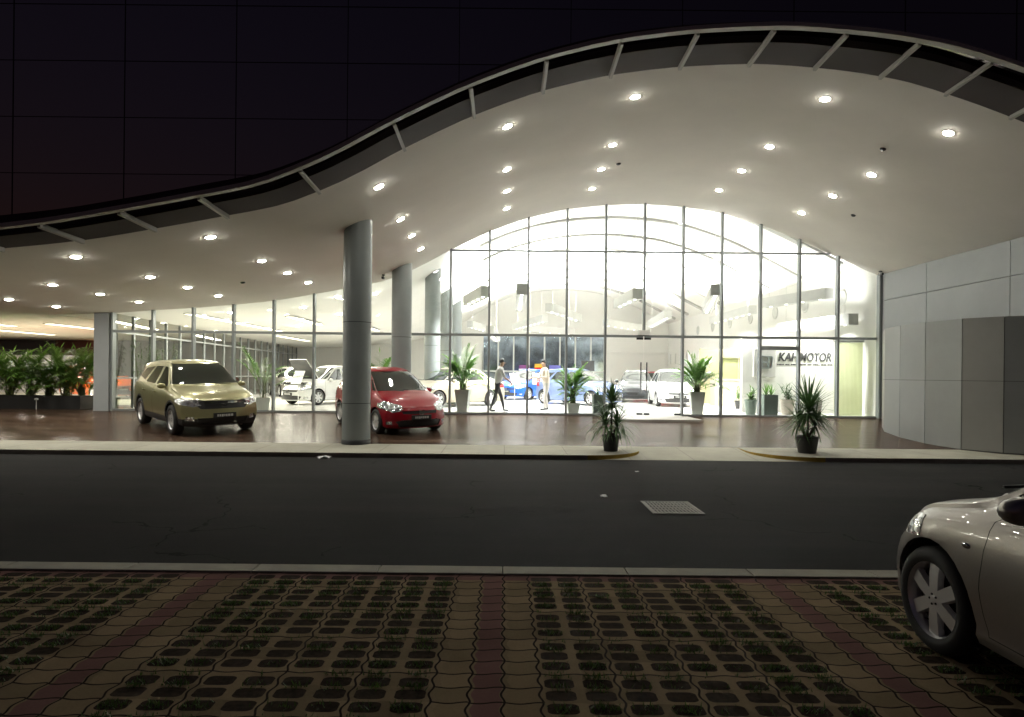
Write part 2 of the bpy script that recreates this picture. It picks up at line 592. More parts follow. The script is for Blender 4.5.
    if S.get('plate_text'):
        tb = BM(); rg = random.Random(3); yy = -.17
        while yy < .17:
            ww = rg.uniform(.025, .05); box(tb, (0, yy, -.028 + rg.uniform(0, .01)), (.003, yy + ww, .026)); yy += ww + .014
        tx = mesh_obj('plate_lettering', tb, M['grey_mark'], pl); tx.location = (nose + .0225, 0, pz)
    bz = S.get('badge_z')
    if bz:
        nb = max((v.co.x for o in kids(root) if o.type == 'MESH' and o.name.split('.')[0] in ('body', 'grille') for v in o.data.vertices if abs(v.co.y) < .1 and abs(v.co.z - bz) < .05), default=px)
        e = emblem('badge', .13, M['chrome'], root)
        e.location = (nb + .012, 0, bz); e.rotation_euler = (R(90), 0, R(90))
    if S.get('grille_bar'):
        y_, z_ = S['grille_bar']
        nb = max(v.co.x for o in kids(root) if o.name.startswith('grille') for v in o.data.vertices)
        gb = BM()
        n = 12
        pts = []
        for k in range(n + 1):
            y = -y_ + 2 * y_ * k / n
            pts.append((nb - S.get('fplan', .32) * (abs(y) / hw) ** 2.4 + .012, y, z_ + .0 * k))
        for a, b in zip(pts, pts[1:]): beam(gb, a, b, .03, .045)
        mesh_obj('grille_bar', gb, M['chrome'], root)
    # wipers
    wy = BM()
    wx = S['cowl'][0]; wz = S['cowl'][1]
    for y0 in (-.45, .12):
        beam(wy, (wx + .03, y0 + .38, wz + .012), (wx - .02, y0 - .2, wz + .045), .02, .015)
    mesh_obj('wiper', wy, M['trim'], root)
    if S.get('rails'):
        for s in (1, -1):
            rb = BM()
            x_a, x_b, yy = S['rails']
            pts = [(x_a + (x_b - x_a) * k / 10, s * yy, top(x_a + (x_b - x_a) * k / 10) - .035 + (.03 if 0 < k < 10 else 0)) for k in range(11)]
            tube(rb, pts, .017, 8)
            mesh_obj('roof_rail', rb, M['dark_metal'], root, True)
    return root

def text_mesh(name, txt, size, mat, parent=None, depth=.004, shear=0., bold=False):
    cu = bpy.data.curves.new(name, 'FONT')
    cu.body = txt; cu.size = size; cu.extrude = depth; cu.align_x = 'CENTER'; cu.shear = shear
    if bold: cu.offset = size * .022
    o = bpy.data.objects.new(name, cu)
    COL.objects.link(o)
    bpy.context.view_layer.update()
    me = bpy.data.meshes.new_from_object(o.evaluated_get(bpy.context.evaluated_depsgraph_get()))
    bpy.data.objects.remove(o); bpy.data.curves.remove(cu)
    me.materials.clear(); me.materials.append(mat); me.name = name
    return link(bpy.data.objects.new(name, me), parent)

def emblem(name, s, mat, parent, d=.012):
    """rounded square ring with a flared letter H, drawn in local XY, facing +Z"""
    bm = BM()
    def rr(w, h, r_, taper, n=5):
        out = []
        for cx, cy, a0 in ((w - r_, h - r_, 0), (-w + r_, h - r_, 90), (-w + r_, -h + r_, 180), (w - r_, -h + r_, 270)):
            for k in range(n + 1):
                a = R(a0 + 90 * k / n)
                y = cy + r_ * math.sin(a); x = cx + r_ * math.cos(a)
                out.append((x * (1 + taper * y / h), y))
        return out
    a = rr(.5 * s, .42 * s, .16 * s, .1); b = rr(.43 * s, .36 * s, .12 * s, .1)
    for z, fl in ((d, False), (0, True)):
        va = [bm.verts.new((*p, z)) for p in a]; vb = [bm.verts.new((*p, z)) for p in b]
        n = len(a)
        for i in range(n):
            q_ = (va[i], va[(i + 1) % n], vb[(i + 1) % n], vb[i])
            bm.faces.new(q_ if not fl else q_[::-1])
        if not fl: t_ = (va, vb)
        else:
            for i in range(n):
                bm.faces.new((va[i], va[(i + 1) % n], t_[0][(i + 1) % n], t_[0][i])); bm.faces.new((vb[(i + 1) % n], vb[i], t_[1][i], t_[1][(i + 1) % n]))
    for sg in (1, -1):
        prism(bm, [(sg * .36 * s, .33 * s), (sg * .22 * s, .33 * s), (sg * .15 * s, .02 * s), (sg * .15 * s, -.33 * s), (sg * .28 * s, -.33 * s), (sg * .27 * s, -.02 * s)], 0, d, 'Z')
    prism(bm, [(-.2 * s, -.06 * s), (.2 * s, -.06 * s), (.2 * s, .06 * s), (-.2 * s, .06 * s)], 0, d * .95, 'Z')
    return mesh_obj(name, bm, mat, parent)

SUV = dict(wb=2.62, soft=.45, fo=.88, ro=1.02, W=1.82, wr=.345, gc=.23, arch=.055, clad=True, spokes=5, rim_r=.225, tyre_w=.225, tum=.36,
    top=[(-2.33, 1.0), (-2.27, 1.12), (-1.95, 1.52), (-1.7, 1.6), (-.9, 1.665), (-.2, 1.68), (.12, 1.655), (.3, 1.60), (1.05, 1.115), (1.2, 1.075), (1.7, 1.0), (2.0, .93), (2.19, .83)],
    belt=[(-2.33, 1.0), (-1.8, 1.1), (0, 1.035), (.9, 1.0), (1.6, .9), (2.19, .78)],
    plan=[(-2.33, .93), (-1.6, .985), (-.5, 1.), (.8, 1.), (1.6, .985), (2.19, .93)],
    front_profile=[(.2, .1), (.34, .02), (.45, 0), (.6, .01), (.72, .045), (.8, .07), (.9, .13)],
    rear_profile=[(.2, .12), (.4, 0), (.55, 0), (.7, .06), (1.0, .07), (1.4, .1)],
    fplan=.36,
    doors=[[(-.12, .36), (.93, .36), (.98, .6), (.97, .98), (.22, 1.6), (-.1, 1.625)], [(-.15, .36), (-.13, 1.625), (-.75, 1.61), (-1.05, 1.12), (-.98, .86), (-.86, .62), (-.83, .4)]],
    windows=[[(-.04, 1.09), (.78, 1.07), (.2, 1.5), (-.04, 1.525)], [(-.17, 1.1), (-.17, 1.525), (-.72, 1.515), (-.98, 1.12)], [(-1.12, 1.15), (-.83, 1.5), (-1.45, 1.45), (-1.72, 1.24)]],
    win_door=[0, 1, None],
    windscreen=[(-.75, 1.13), (.75, 1.13), (.555, 1.59), (-.555, 1.59)], rear_window=[(-.62, 1.16), (.62, 1.16), (.5, 1.5), (-.5, 1.5)],
    head=[[(.47, .7), (.62, .665), (.86, .72), (.92, .84), (.6, .83)]], head_side=[(1.62, .76), (2.1, .7), (2.1, .83), (1.66, .855)],
    grille=[[(-.48, .62), (.48, .62), (.56, .69), (.5, .8), (-.5, .8), (-.56, .69)]], intake=[[(-.5, .3), (.5, .3), (.56, .42), (-.56, .42)]],
    fog=[[(.6, .35), (.78, .36), (.76, .45), (.62, .45)]],
    tail=[[(.68, 1.05), (.85, 1.05), (.78, 1.5), (.62, 1.5)]], handle_z=.93, mirror=(.72, 1.09), plate_z=.47, plate_text=True, badge_z=.735, grille_bar=(.42, .765), cowl=(1.12, 1.1), rails=None)
HATCH = dict(wb=2.45, fo=.78, soft=.6, ro=.6, W=1.68, wr=.295, gc=.17, arch=.045, spokes=7, rim_r=.2, tyre_w=.185, tum=.36,
    top=[(-1.825, .95), (-1.78, 1.05), (-1.55, 1.36), (-1.35, 1.45), (-.7, 1.52), (-.1, 1.525), (.12, 1.49), (.3, 1.43), (1.12, .985), (1.26, .945), (1.6, .86), (1.86, .76), (2.005, .66)],
    belt=[(-1.825, .93), (-1.4, .99), (0, .935), (.9, .885), (1.5, .8), (2.005, .62)],
    plan=[(-1.825, .92), (-1.2, .985), (-.4, 1.), (.8, 1.), (1.5, .98), (2.005, .91)],
    front_profile=[(.15, .06), (.25, .0), (.42, 0), (.55, .02), (.65, .08), (.75, .14)],
    rear_profile=[(.15, .08), (.3, 0), (.5, 0), (.65, .04), (.95, .05), (1.3, .08)], fplan=.4,
    doors=[[(-.1, .26), (.86, .26), (.92, .5), (.9, .86), (.22, 1.43), (-.08, 1.47)], [(-.13, .26), (-.11, 1.47), (-.72, 1.45), (-1.0, 1.0), (-.95, .72), (-.82, .56), (-.79, .3)]],
    windows=[[(-.03, .97), (.76, .93), (.2, 1.36), (-.03, 1.385)], [(-.15, .98), (-.15, 1.385), (-.68, 1.37), (-.93, 1.03)], [(-1.06, 1.05), (-.8, 1.35), (-1.1, 1.33), (-1.35, 1.13)]],
    win_door=[0, 1, None],
    windscreen=[(-.7, .99), (.7, .99), (.53, 1.43), (-.53, 1.43)], rear_window=[(-.57, 1.04), (.57, 1.04), (.46, 1.36), (-.46, 1.36)],
    head=[[(.44, .57), (.62, .53), (.83, .63), (.85, .75), (.6, .71)]], head_side=[(1.42, .70), (1.88, .56), (1.88, .66), (1.5, .8)],
    grille=[[(-.42, .5), (.42, .5), (.45, .57), (-.45, .57)]], intake=[[(-.5, .2), (.5, .2), (.58, .33), (.4, .37), (-.4, .37), (-.58, .33)]],
    fog=[[(.64, .25), (.75, .26), (.75, .33), (.65, .33)]],
    tail=[[(.62, .75), (.8, .75), (.74, 1.05), (.6, 1.05)]], handle_z=.84, mirror=(.66, .95), plate_z=.42, plate_text=True, badge_z=.54, grille_bar=None, cowl=(1.16, .975), rails=None)
COMPACT = dict(wb=2.6, fo=.75, soft=1., ro=.9, W=1.71, wr=.305, gc=.17, arch=.05, spokes=6, rim_r=.215, tyre_w=.19, tum=.4,
    top=[(-2.2, .9), (-2.1, .97), (-1.75, 1.05), (-1.55, 1.1), (-.85, 1.44), (-.4, 1.5), (-.05, 1.51), (.15, 1.48), (.32, 1.42), (1.14, .955), (1.28, .915), (1.65, .835), (1.95, .74), (2.14, .62)],
    belt=[(-2.2, .86), (-1.5, .97), (0, .93), (.9, .88), (1.5, .80), (2.14, .58)],
    plan=[(-2.2, .9), (-1.5, .98), (-.4, 1.), (.8, 1.), (1.5, .985), (2.14, .9)],
    front_profile=[(.15, .06), (.25, .0), (.42, 0), (.55, .02), (.65, .07), (.8, .16)],
    rear_profile=[(.15, .08), (.3, 0), (.5, 0), (.65, .03), (.95, .06), (1.3, .08)], fplan=.42,
    doors=[[(-.1, .26), (.86, .26), (.9, .5), (.86, .86), (.25, 1.41), (-.08, 1.455)], [(-.13, .26), (-.11, 1.455), (-.7, 1.42), (-1.1, 1.05), (-1.05, .75), (-.9, .58), (-.86, .3)]],
    windows=[[(-.03, .97), (.76, .94), (.23, 1.35), (-.03, 1.375)], [(-.15, .975), (-.15, 1.375), (-.66, 1.35), (-1.03, 1.03)]],
    win_door=[0, 1],
    windscreen=[(-.71, .99), (.71, .99), (.53, 1.42), (-.53, 1.42)], rear_window=[(-.58, 1.1), (.58, 1.1), (.47, 1.38), (-.47, 1.38)],
    head=[[(.47, .6), (.64, .56), (.86, .66), (.84, .79), (.6, .73)]], head_side=[(1.62, .70), (1.93, .58), (1.96, .70), (1.66, .83)],
    grille=[[(-.38, .54), (.38, .54), (.42, .63), (-.42, .63)]], intake=[[(-.5, .2), (.5, .2), (.56, .32), (-.56, .32)]],
    tail=[[(.6, .72), (.8, .72), (.78, .92), (.6, .92)]], handle_z=.84, mirror=(.6, .965), plate_z=.42, plate_text=None, repeater=(1.0, .70), badge_z=None, grille_bar=None, cowl=(1.16, .975), rails=None)
# ------------------------------------------------------------------ setting materials
M['soffit'] = worn('painted_soffit', (.87, .82, .76), .7, .04, .6)
M['fascia'] = worn('brown_fascia', (.045, .032, .03), .8, .12, 1.2)
M['rail'] = worn('pale_metal', (.55, .53, .5), .45, .08, 2.)
M['roof'] = new_mat('roof_sheet', (.1, .1, .1), .6)
M['column'] = worn('column_paint', (.25, .275, .275), .36, .08, 1.5)
M['frame'] = worn('facade_aluminium', (.26, .28, .28), .4, .08, 2., 0, .3)
M['white_wall'] = worn('white_plaster', (.85, .84, .80), .7, .03, .8)
M['panel'] = worn('wall_panel', (.37, .39, .40), .45, .08, .7)
M['panel_dark'] = worn('dark_wall_panel', (.20, .195, .17), .45, .08, .7)
M['panel_black'] = worn('near_black_wall_panel', (.10, .095, .10), .45, .08, .7)
M['screen_panel'] = worn('screen_wall_panel', (.255, .265, .26), .42, .1, .8)
M['screen_panel_warm'] = worn('warm_screen_wall_panel', (.25, .248, .235), .42, .1, .8)
M['grey_dark'] = worn('wall_core', (.08, .08, .08), .8, .1, 1.)
M['joint'] = new_mat('joint_shadow_gap', (.03, .03, .03), .8)
M['grey_steel'] = worn('grey_trough_steel', (.7, .7, .67), .5, .06, 2.)
M['rib'] = worn('rib_paint', (.36, .355, .33), .6, .04, 1.)
M['fixture_white'] = new_mat('fixture_white', (.7, .7, .68), .4)
M['black_plastic'] = worn('black_plastic', (.02, .02, .02), .45, .2, 4.)
M['white_pot'] = worn('white_pot', (.72, .72, .68), .4, .05, 3.)
M['grey_pot'] = worn('grey_green_pot', (.16, .2, .17), .5, .1, 3.)
M['beige_pot'] = worn('beige_pot', (.4, .36, .3), .5, .1, 3.)
M['soil'] = worn('potting_soil', (.035, .025, .018), .95, .3, 20.)
M['board'] = new_mat('white_board', (.85, .85, .85), .4)
def leaf_mat(name, a, b, tr=.25):
    m = new_mat(name, a, .42)
    q = NT(m)
    oi = q.n('ShaderNodeObjectInfo')
    f = q.noise(q.obj(), 3.5, 3)
    q.base(q.ramp(f, [(.3, a), (.7, b)]))
    q.b.inputs['Transmission Weight'].default_value = 0
    q.b.inputs['Subsurface Weight'].default_value = 0
    t = q.n('ShaderNodeBsdfTranslucent'); t.inputs['Color'].default_value = (*[min(1, c * 1.6) for c in b], 1)
    mx = q.n('ShaderNodeMixShader'); mx.inputs[0].default_value = tr
    out = q.t.nodes['Material Output']
    q.l(q.b.outputs[0], mx.inputs[1]); q.l(t.outputs[0], mx.inputs[2]); q.l(mx.outputs[0], out.inputs[0])
    return m
M['bed_leaf_lit'] = leaf_mat('lit_bed_palm_leaf', (.075, .17, .03), (.15, .27, .05), .35)  # lighter copy of the palm leaf, standing for light on the trough
M['palm_leaf'] = leaf_mat('palm_leaf', (.055, .14, .025), (.12, .25, .045))
M['dark_leaf'] = leaf_mat('dracaena_leaf', (.03, .08, .025), (.08, .16, .05), .15)
M['croton_leaf'] = leaf_mat('shrub_leaf', (.07, .15, .03), (.26, .27, .04))
M['bamboo_leaf'] = leaf_mat('bamboo_leaf', (.05, .1, .03), (.09, .15, .05))
M['stem'] = worn('plant_stem', (.10, .12, .05), .6, .2, 8.)
M['cane'] = worn('woody_cane', (.06, .045, .03), .8, .2, 12.)
M['grass'] = leaf_mat('grass_blade', (.035, .085, .012), (.08, .15, .025), .2)

def facade_glass(name, tint=(.93, .96, .94), refl=1.):
    m = bpy.data.materials.new(name); m.use_nodes = True
    q = NT(m); q.t.nodes.remove(q.b)
    out = q.t.nodes['Material Output']
    fr = q.n('ShaderNodeFresnel'); fr.inputs[0].default_value = 1.5
    tr = q.n('ShaderNodeBsdfTransparent'); tr.inputs[0].default_value = (*tint, 1)
    gl = q.n('ShaderNodeBsdfGlossy'); gl.inputs['Roughness'].default_value = .01
    mx = q.n('ShaderNodeMixShader')
    q.l(q.math('MULTIPLY', fr.outputs[0], refl, clamp=True), mx.inputs[0])
    q.l(tr.outputs[0], mx.inputs[1]); q.l(gl.outputs[0], mx.inputs[2]); q.l(mx.outputs[0], out.inputs[0])
    return m
M['glass'] = facade_glass('facade_glass')
M['side_glass'] = facade_glass('side_glass', (.62, .66, .58), 2.2)
M['rear_glass'] = worn('rear_film_glass', (.34, .40, .47), .1, .35, 1.3, 0, .85)

def dull(m, frac, col):
    """mix in a matt share so a rough surface does not turn into a mirror at grazing angles"""
    q = NT(m); d = q.n('ShaderNodeBsdfDiffuse'); mx = q.n('ShaderNodeMixShader'); mx.inputs[0].default_value = frac
    q.l(col, d.inputs[0]); q.l(q.b.outputs[0], mx.inputs[1]); q.l(d.outputs[0], mx.inputs[2])
    q.l(mx.outputs[0], q.t.nodes['Material Output'].inputs[0])
    if q.b.inputs['Normal'].is_linked: q.l(q.b.inputs['Normal'].links[0].from_socket, d.inputs['Normal'])
def lamp_mat(name, col, st):
    m = bpy.data.materials.new(name); m.use_nodes = True
    q = NT(m); q.t.nodes.remove(q.b)
    e = q.n('ShaderNodeEmission'); e.inputs[0].default_value = (*col, 1); e.inputs[1].default_value = st
    q.l(e.outputs[0], q.t.nodes['Material Output'].inputs[0])
    return m
M['lamp_on'] = lamp_mat('downlight_glow', (1., .97, .85), 250.)
M['strip_on'] = lamp_mat('strip_glow', (1., .9, .68), 7.)
M['spot_on'] = lamp_mat('track_spot_glow', (1., .96, .88), 5.)
M['blind'] = leaf_mat('green_blind', (.56, .62, .40), (.62, .68, .46), .3)
M['amber_on'] = lamp_mat('amber_glow', (1., .42, .08), 1.6)

# asphalt
m = M['asphalt'] = new_mat('asphalt', (.045, .045, .045), .8); q = NT(m); co = q.obj()
f1 = q.noise(co, .5, 5, .6); f2 = q.noise(co, 55., 3, .7); f3 = q.noise(co, 160., 2, .6)
mp = q.n('ShaderNodeMapping'); mp.inputs['Scale'].default_value = (.12, 1.6, 1.); q.l(co, mp.inputs[0])
f4 = q.noise(mp.outputs[0], 1.3, 4, .6)
s_ = q.math('ADD', q.math('MULTIPLY', f1, .3), q.math('ADD', q.math('MULTIPLY', f2, .3), q.math('MULTIPLY', f4, .4)))
cA = q.ramp(s_, [(.3, (.008, .008, .0085)), (.7, (.038, .037, .036))])
vo = q.n('ShaderNodeTexVoronoi', feature='DISTANCE_TO_EDGE'); vo.inputs['Scale'].default_value = .23; wn_ = q.n('ShaderNodeVectorMath', operation='ADD'); nz = q.n('ShaderNodeTexNoise'); nz.inputs['Scale'].default_value = 1.4; nz.inputs['Detail'].default_value = 6
q.l(co, nz.inputs['Vector']); q.l(co, wn_.inputs[0]); q.l(nz.outputs['Color'], wn_.inputs[1]); q.l(wn_.outputs[0], vo.inputs['Vector'])
crack = q.math('MULTIPLY', q.math('LESS_THAN', vo.outputs['Distance'], .0025), q.math('GREATER_THAN', f1, .52))
cB = q.mix(crack, q.mix(q.math('GREATER_THAN', f3, .63), cA, (.075, .073, .068)), (.004, .004, .004))
q.base(cB)
q.rough(q.math('ADD', q.math('MULTIPLY', f4, .3), .55)); q.bump(q.math('ADD', f2, f3), .55, .008); dull(m, .86, cB)
# pale concrete of the kerb strip
m = M['concrete'] = new_mat('pale_concrete', (.4, .39, .35), .8); q = NT(m); co = q.obj()
f1 = q.noise(co, 1.1, 6, .65); f2 = q.noise(co, 40., 3)
cA = q.ramp(f1, [(.3, (.27, .26, .205)), (.7, (.40, .385, .315))])
br = q.n('ShaderNodeTexBrick'); br.inputs['Scale'].default_value = 1.; br.inputs['Brick Width'].default_value = 1.2; br.inputs['Row Height'].default_value = 30.
br.inputs['Mortar Size'].default_value = .006; br.offset = 0
q.l(co, br.inputs['Vector'])
q.base(q.mix(br.outputs['Fac'], cA, (.14, .13, .11))); q.bump(f2, .3, .004)
m = M['kerb_yellow'] = worn('worn_yellow_kerb', (.36, .24, .03), .7, .35, 5.)
M['kerb_face'] = worn('dirty_kerb_face', (.19, .165, .14), .85, .3, 3.)
# brown deck tiles
m = M['deck'] = new_mat('brown_deck_tiles', (.09, .06, .045), .3); q = NT(m); co = q.obj()
br = q.n('ShaderNodeTexBrick'); br.inputs['Scale'].default_value = 1.; br.inputs['Brick Width'].default_value = .9; br.inputs['Row Height'].default_value = .3
br.inputs['Mortar Size'].default_value = .005; br.inputs['Bias'].default_value = 0.
br.inputs['Color1'].default_value = (.036, .022, .015, 1); br.inputs['Color2'].default_value = (.086, .054, .038, 1); br.inputs['Mortar'].default_value = (.03, .025, .02, 1)
q.l(co, br.inputs['Vector'])
mp = q.n('ShaderNodeMapping'); mp.inputs['Scale'].default_value = (.6, 6., 1.); q.l(co, mp.inputs[0])
f = q.noise(mp.outputs[0], 3., 5, .65)
mm_ = q.n('ShaderNodeMix', data_type='RGBA', blend_type='MULTIPLY'); mm_.inputs[0].default_value = .3
q.l(br.outputs['Color'], mm_.inputs[6]); q.l(q.ramp(f, [(.25, (.55, .55, .55)), (.75, (1.3, 1.3, 1.3))]), mm_.inputs[7])
q.base(mm_.outputs[2]); q.rough(q.math('ADD', q.math('MULTIPLY', f, .2), .13)); q.b.inputs['Specular IOR Level'].default_value = .3
q.bump(q.math('SUBTRACT', q.math('MULTIPLY', f, .08), br.outputs['Fac']), .4, .004); dull(m, .52, mm_.outputs[2])
# showroom floor
m = M['showroom_floor'] = new_mat('polished_floor_tiles', (.72, .70, .64), .15); q = NT(m); co = q.obj()
br = q.n('ShaderNodeTexBrick'); br.inputs['Scale'].default_value = 1.; br.inputs['Brick Width'].default_value = .8; br.inputs['Row Height'].default_value = .8; br.offset = 0
br.inputs['Mortar Size'].default_value = .004; br.inputs['Color1'].default_value = (.82, .81, .77, 1); br.inputs['Color2'].default_value = (.78, .77, .73, 1); br.inputs['Mortar'].default_value = (.4, .38, .34, 1)
q.l(co, br.inputs['Vector']); q.base(br.outputs['Color'])
# grass paver blocks
U, RW, PER, X0 = .40, .15, 2.15, -.165          # unit width, brick row depth, bay width, left edge of a red stripe
Y0 = 4.955                                       # back edge of the paver rows
m = M['pavers'] = new_mat('grass_paver_blocks', (.2, .16, .12), .85); q = NT(m)
co = q.obj(); sp = q.n('ShaderNodeSeparateXYZ'); q.l(co, sp.inputs[0]); x, y = sp.outputs[0], sp.outputs[1]
wob = q.math('MULTIPLY', q.math('SINE', q.math('MULTIPLY', y, 2 * PI / RW)), .009)
xm = q.math('MODULO', q.math('ADD', q.math('SUBTRACT', x, X0), 43.), PER)
xw = q.math('ADD', xm, wob)
yw = q.math('ADD', q.math('ADD', y, 20 - Y0), q.math('MULTIPLY', q.math('SINE', q.math('MULTIPLY', xm, 2 * PI / .2)), .008))
def band(v, a, b): return q.math('MULTIPLY', q.math('GREATER_THAN', v, a), q.math('LESS_THAN', v, b))
def grid(v, per, wd):
    d = q.math('PINGPONG', v, per / 2)
    return q.math('LESS_THAN', d, wd)
stripe = band(xw, .02, .16)
grassz = band(xw, .36, 1.96)
xu = q.math('MODULO', q.math('SUBTRACT', xm, .36 - 4), U)
yu = q.math('MODULO', q.math('ADD', y, 20 - Y0), RW * 3)
jx_edges = q.math('MAXIMUM', q.math('MAXIMUM', grid(q.math('SUBTRACT', xw, .17), PER, .006), grid(q.math('SUBTRACT', xw, .36), PER, .006)), q.math('MAXIMUM', grid(q.math('SUBTRACT', xw, 1.96), PER, .006), grid(xw, PER, .006)))
jx_in = q.math('MULTIPLY', grassz, grid(q.math('SUBTRACT', xw, .36), U, .006))
jy_plain = q.math('MULTIPLY', q.math('SUBTRACT', 1., grassz), grid(yw, RW, .006))
jy_unit = grid(yw, RW * 3, .006)
joint = q.math('MAXIMUM', q.math('MAXIMUM', jx_edges, jx_in), q.math('MAXIMUM', jy_plain, jy_unit))
hx = q.math('ABSOLUTE', q.math('SUBTRACT', q.math('PINGPONG', xu, U / 2), U * .25))
hy_ = q.math('ADD', q.math('ABSOLUTE', q.math('SUBTRACT', q.math('MODULO', q.math('ADD', yu, .0875), .125), .0625)), q.math('MULTIPLY', q.math('SUBTRACT', 1., band(yu, .0375, .4125)), 1.))
hd = q.math('MAXIMUM', q.math('DIVIDE', hx, .076), q.math('DIVIDE', hy_, q.math('SUBTRACT', .049, q.math('MULTIPLY', q.math('POWER', q.math('DIVIDE', hx, .076), 6.), .02))))
hole = q.math('MULTIPLY', grassz, q.math('LESS_THAN', hd, 1.))
n1 = q.noise(co, 2.2, 5, .6); n2 = q.noise(co, 60., 3, .6)
wn = q.n('ShaderNodeTexWhiteNoise', noise_dimensions='2D'); cb = q.n('ShaderNodeCombineXYZ')
q.l(q.math('FLOOR', q.math('DIVIDE', xw, .2)), cb.inputs[0]); q.l(q.math('FLOOR', q.math('DIVIDE', yw, RW)), cb.inputs[1]); q.l(cb.outputs[0], wn.inputs[0])
tone = q.math('ADD', q.math('MULTIPLY', n1, .6), q.math('ADD', q.math('MULTIPLY', n2, .25), q.math('MULTIPLY', wn.outputs[0], .3)))
grey = q.ramp(tone, [(.3, (.17, .125, .068)), (.85, (.34, .255, .15))])
redc = q.ramp(tone, [(.3, (.14, .07, .06)), (.85, (.25, .135, .115))])
redrow = q.math('GREATER_THAN', y, Y0 - .006)
c = q.mix(q.math('MAXIMUM', stripe, redrow), grey, redc)
c = q.mix(joint, c, (.018, .012, .008))
c = q.mix(hole, c, q.ramp(q.noise(co, 30., 3), [(.3, (.018, .012, .008)), (.7, (.05, .033, .02))]))
q.base(c)
hgt = q.math('SUBTRACT', q.math('SUBTRACT', q.math('MULTIPLY', n2, .12), q.math('MULTIPLY', joint, .6)), hole)
q.bump(hgt, .7, .012); dull(m, .82, c)
M['near_kerb'] = worn('grey_kerb_stone', (.34, .32, .25), .8, .2, 2.5, .2)
# tower curtain wall
m = M['tower_glass'] = new_mat('dark_tower_glass', (.2, .17, .19), .05, 1.)
q = NT(m); q.bump(q.noise(q.obj(), .35, 2), .03, .05)
M['tower_joint'] = new_mat('tower_joint', (.01, .009, .011), .35)
# ------------------------------------------------------------------ the place
FY = 19.75                # facade plane
KY = 12.05                # kerb face
FZ = .35                  # showroom floor level
PROF = [(-34, 3.3), (-20, 3.3), (-14, 3.31), (-12.12, 3.37), (-10.91, 3.46), (-9.65, 3.55), (-8.4, 3.66), (-7.1, 3.81), (-6.0, 4.0), (-4.8, 4.23), (-3.88, 4.42), (-2.83, 4.83), (-1.75, 5.41), (-.5, 6.01), (.7, 6.44), (1.88, 6.71), (3.07, 6.85), (4.2, 6.9), (5.4, 6.83), (6.59, 6.66), (7.7, 6.34), (8.87, 5.91), (10.21, 5.34), (11.48, 4.78), (12.6, 4.35), (16, 3.6)]
ceil = smooth_curve(PROF)
def deckz(y):
    return .10 + (y - 13.5) * .04 if y < FY else FZ
def struct(name, bm, mats, smooth=False):
    return tag(mesh_obj(name, bm, mats, None, smooth), kind='structure')
def quad(bm, pts, mi=0):
    f = bm.faces.new([bm.verts.new(p) for p in pts]); f.material_index = mi
    return f

bm = BM(); quad(bm, [(-400, -400, -.06), (400, -400, -.06), (400, 400, -.06), (-400, 400, -.06)])
struct('ground', bm, worn('dark_ground', (.06, .055, .05), .9, .2, .2))
bm = BM(); box(bm, (-70, 5.28, -.05), (70, KY + .02, 0)); struct('road', bm, M['asphalt'])
bm = BM(); box(bm, (-70, -30, -.05), (70, 5.08, .003)); struct('paving', bm, M['pavers'])
bm = BM()
x = -60.
while x < 60: box(bm, (x, 5.082, -.05), (x + .994, 5.275, .016), 0, .006); x += 1.
struct('kerb_near_edge', bm, M['near_kerb'])

# kerb strip in front of the showroom: two raised lengths with rounded yellow ends and a lowered crossing between
def kerb_strip(bm, x0, x1, round_at, n=10):
    pts = []
    rr = 1.15
    if round_at == 'x1':
        front = [(x0, KY)] + [(x1 - rr + rr * math.sin(PI / 2 * k / n), KY + .95 - .95 * math.cos(PI / 2 * k / n)) for k in range(n + 1)] + [(x1, 13.5)]
        outline = front + [(x0, 13.5)]
    else:
        front = [(x0, 13.5)] + [(x0 + rr - rr * math.sin(PI / 2 * (n - k) / n), KY + .95 - .95 * math.cos(PI / 2 * (n - k) / n)) for k in range(n + 1)] + [(x1, KY)]
        outline = front + [(x1, 13.5)]
    top = [bm.verts.new((a, b, .085 + (b - KY) * .01)) for a, b in outline]
    f = bm.faces.new(top)
    lo = [bm.verts.new((a, b, -.04)) for a, b in outline]
    nf = len(outline)
    for i in range(nf):
        g = bm.faces.new((top[i], lo[i], lo[(i + 1) % nf], top[(i + 1) % nf]))
        xm_ = (outline[i][0] + outline[(i + 1) % nf][0]) / 2
        near_end = abs(xm_ - (x1 if round_at == 'x1' else x0)) < rr * 1.0
        g.material_index = 2 if near_end else 1
    bmesh.ops.recalc_face_normals(bm, faces=bm.faces)
bm = BM(); kerb_strip(bm, -60, 2.72, 'x1'); kerb_strip(bm, 4.9, 60, 'x0')
quad(bm, [(2.722, KY + .01, .006), (4.898, KY + .01, .006), (4.898, 13.498, .0985), (2.722, 13.498, .0985)]); quad(bm, [(1.5, KY + .01, .004), (2.72, KY + .01, .004), (2.72, 13.2, .08), (1.5, 13.2, .08)]); quad(bm, [(4.9, KY + .01, .004), (6.1, KY + .01, .004), (6.1, 13.2, .08), (4.9, 13.2, .08)])
struct('pavement', bm, [M['concrete'], M['kerb_face'], M['kerb_yellow']])
bm = BM(); quad(bm, [(-60, 13.5, .10), (60, 13.5, .10), (60, FY, deckz(FY - 1e-4)), (-60, FY, deckz(FY - 1e-4))]); quad(bm, [(-60, FY, FZ), (-12.5, FY, FZ), (-12.85, 23, FZ), (-60, 23, FZ)])
quad(bm, [(-60, 13.5, .10), (-60, 13.5, -.05), (60, 13.5, -.05), (60, 13.5, .10)])
struct('forecourt_floor', bm, M['deck'])
bm = BM(); quad(bm, [(-60, 23, FZ), (-12.85, 23, FZ), (-15.2, 47, FZ), (-60, 47, FZ)]); struct('passage_floor', bm, M['concrete'])  # unseen floor, given pale concrete to bounce light up to the ceiling
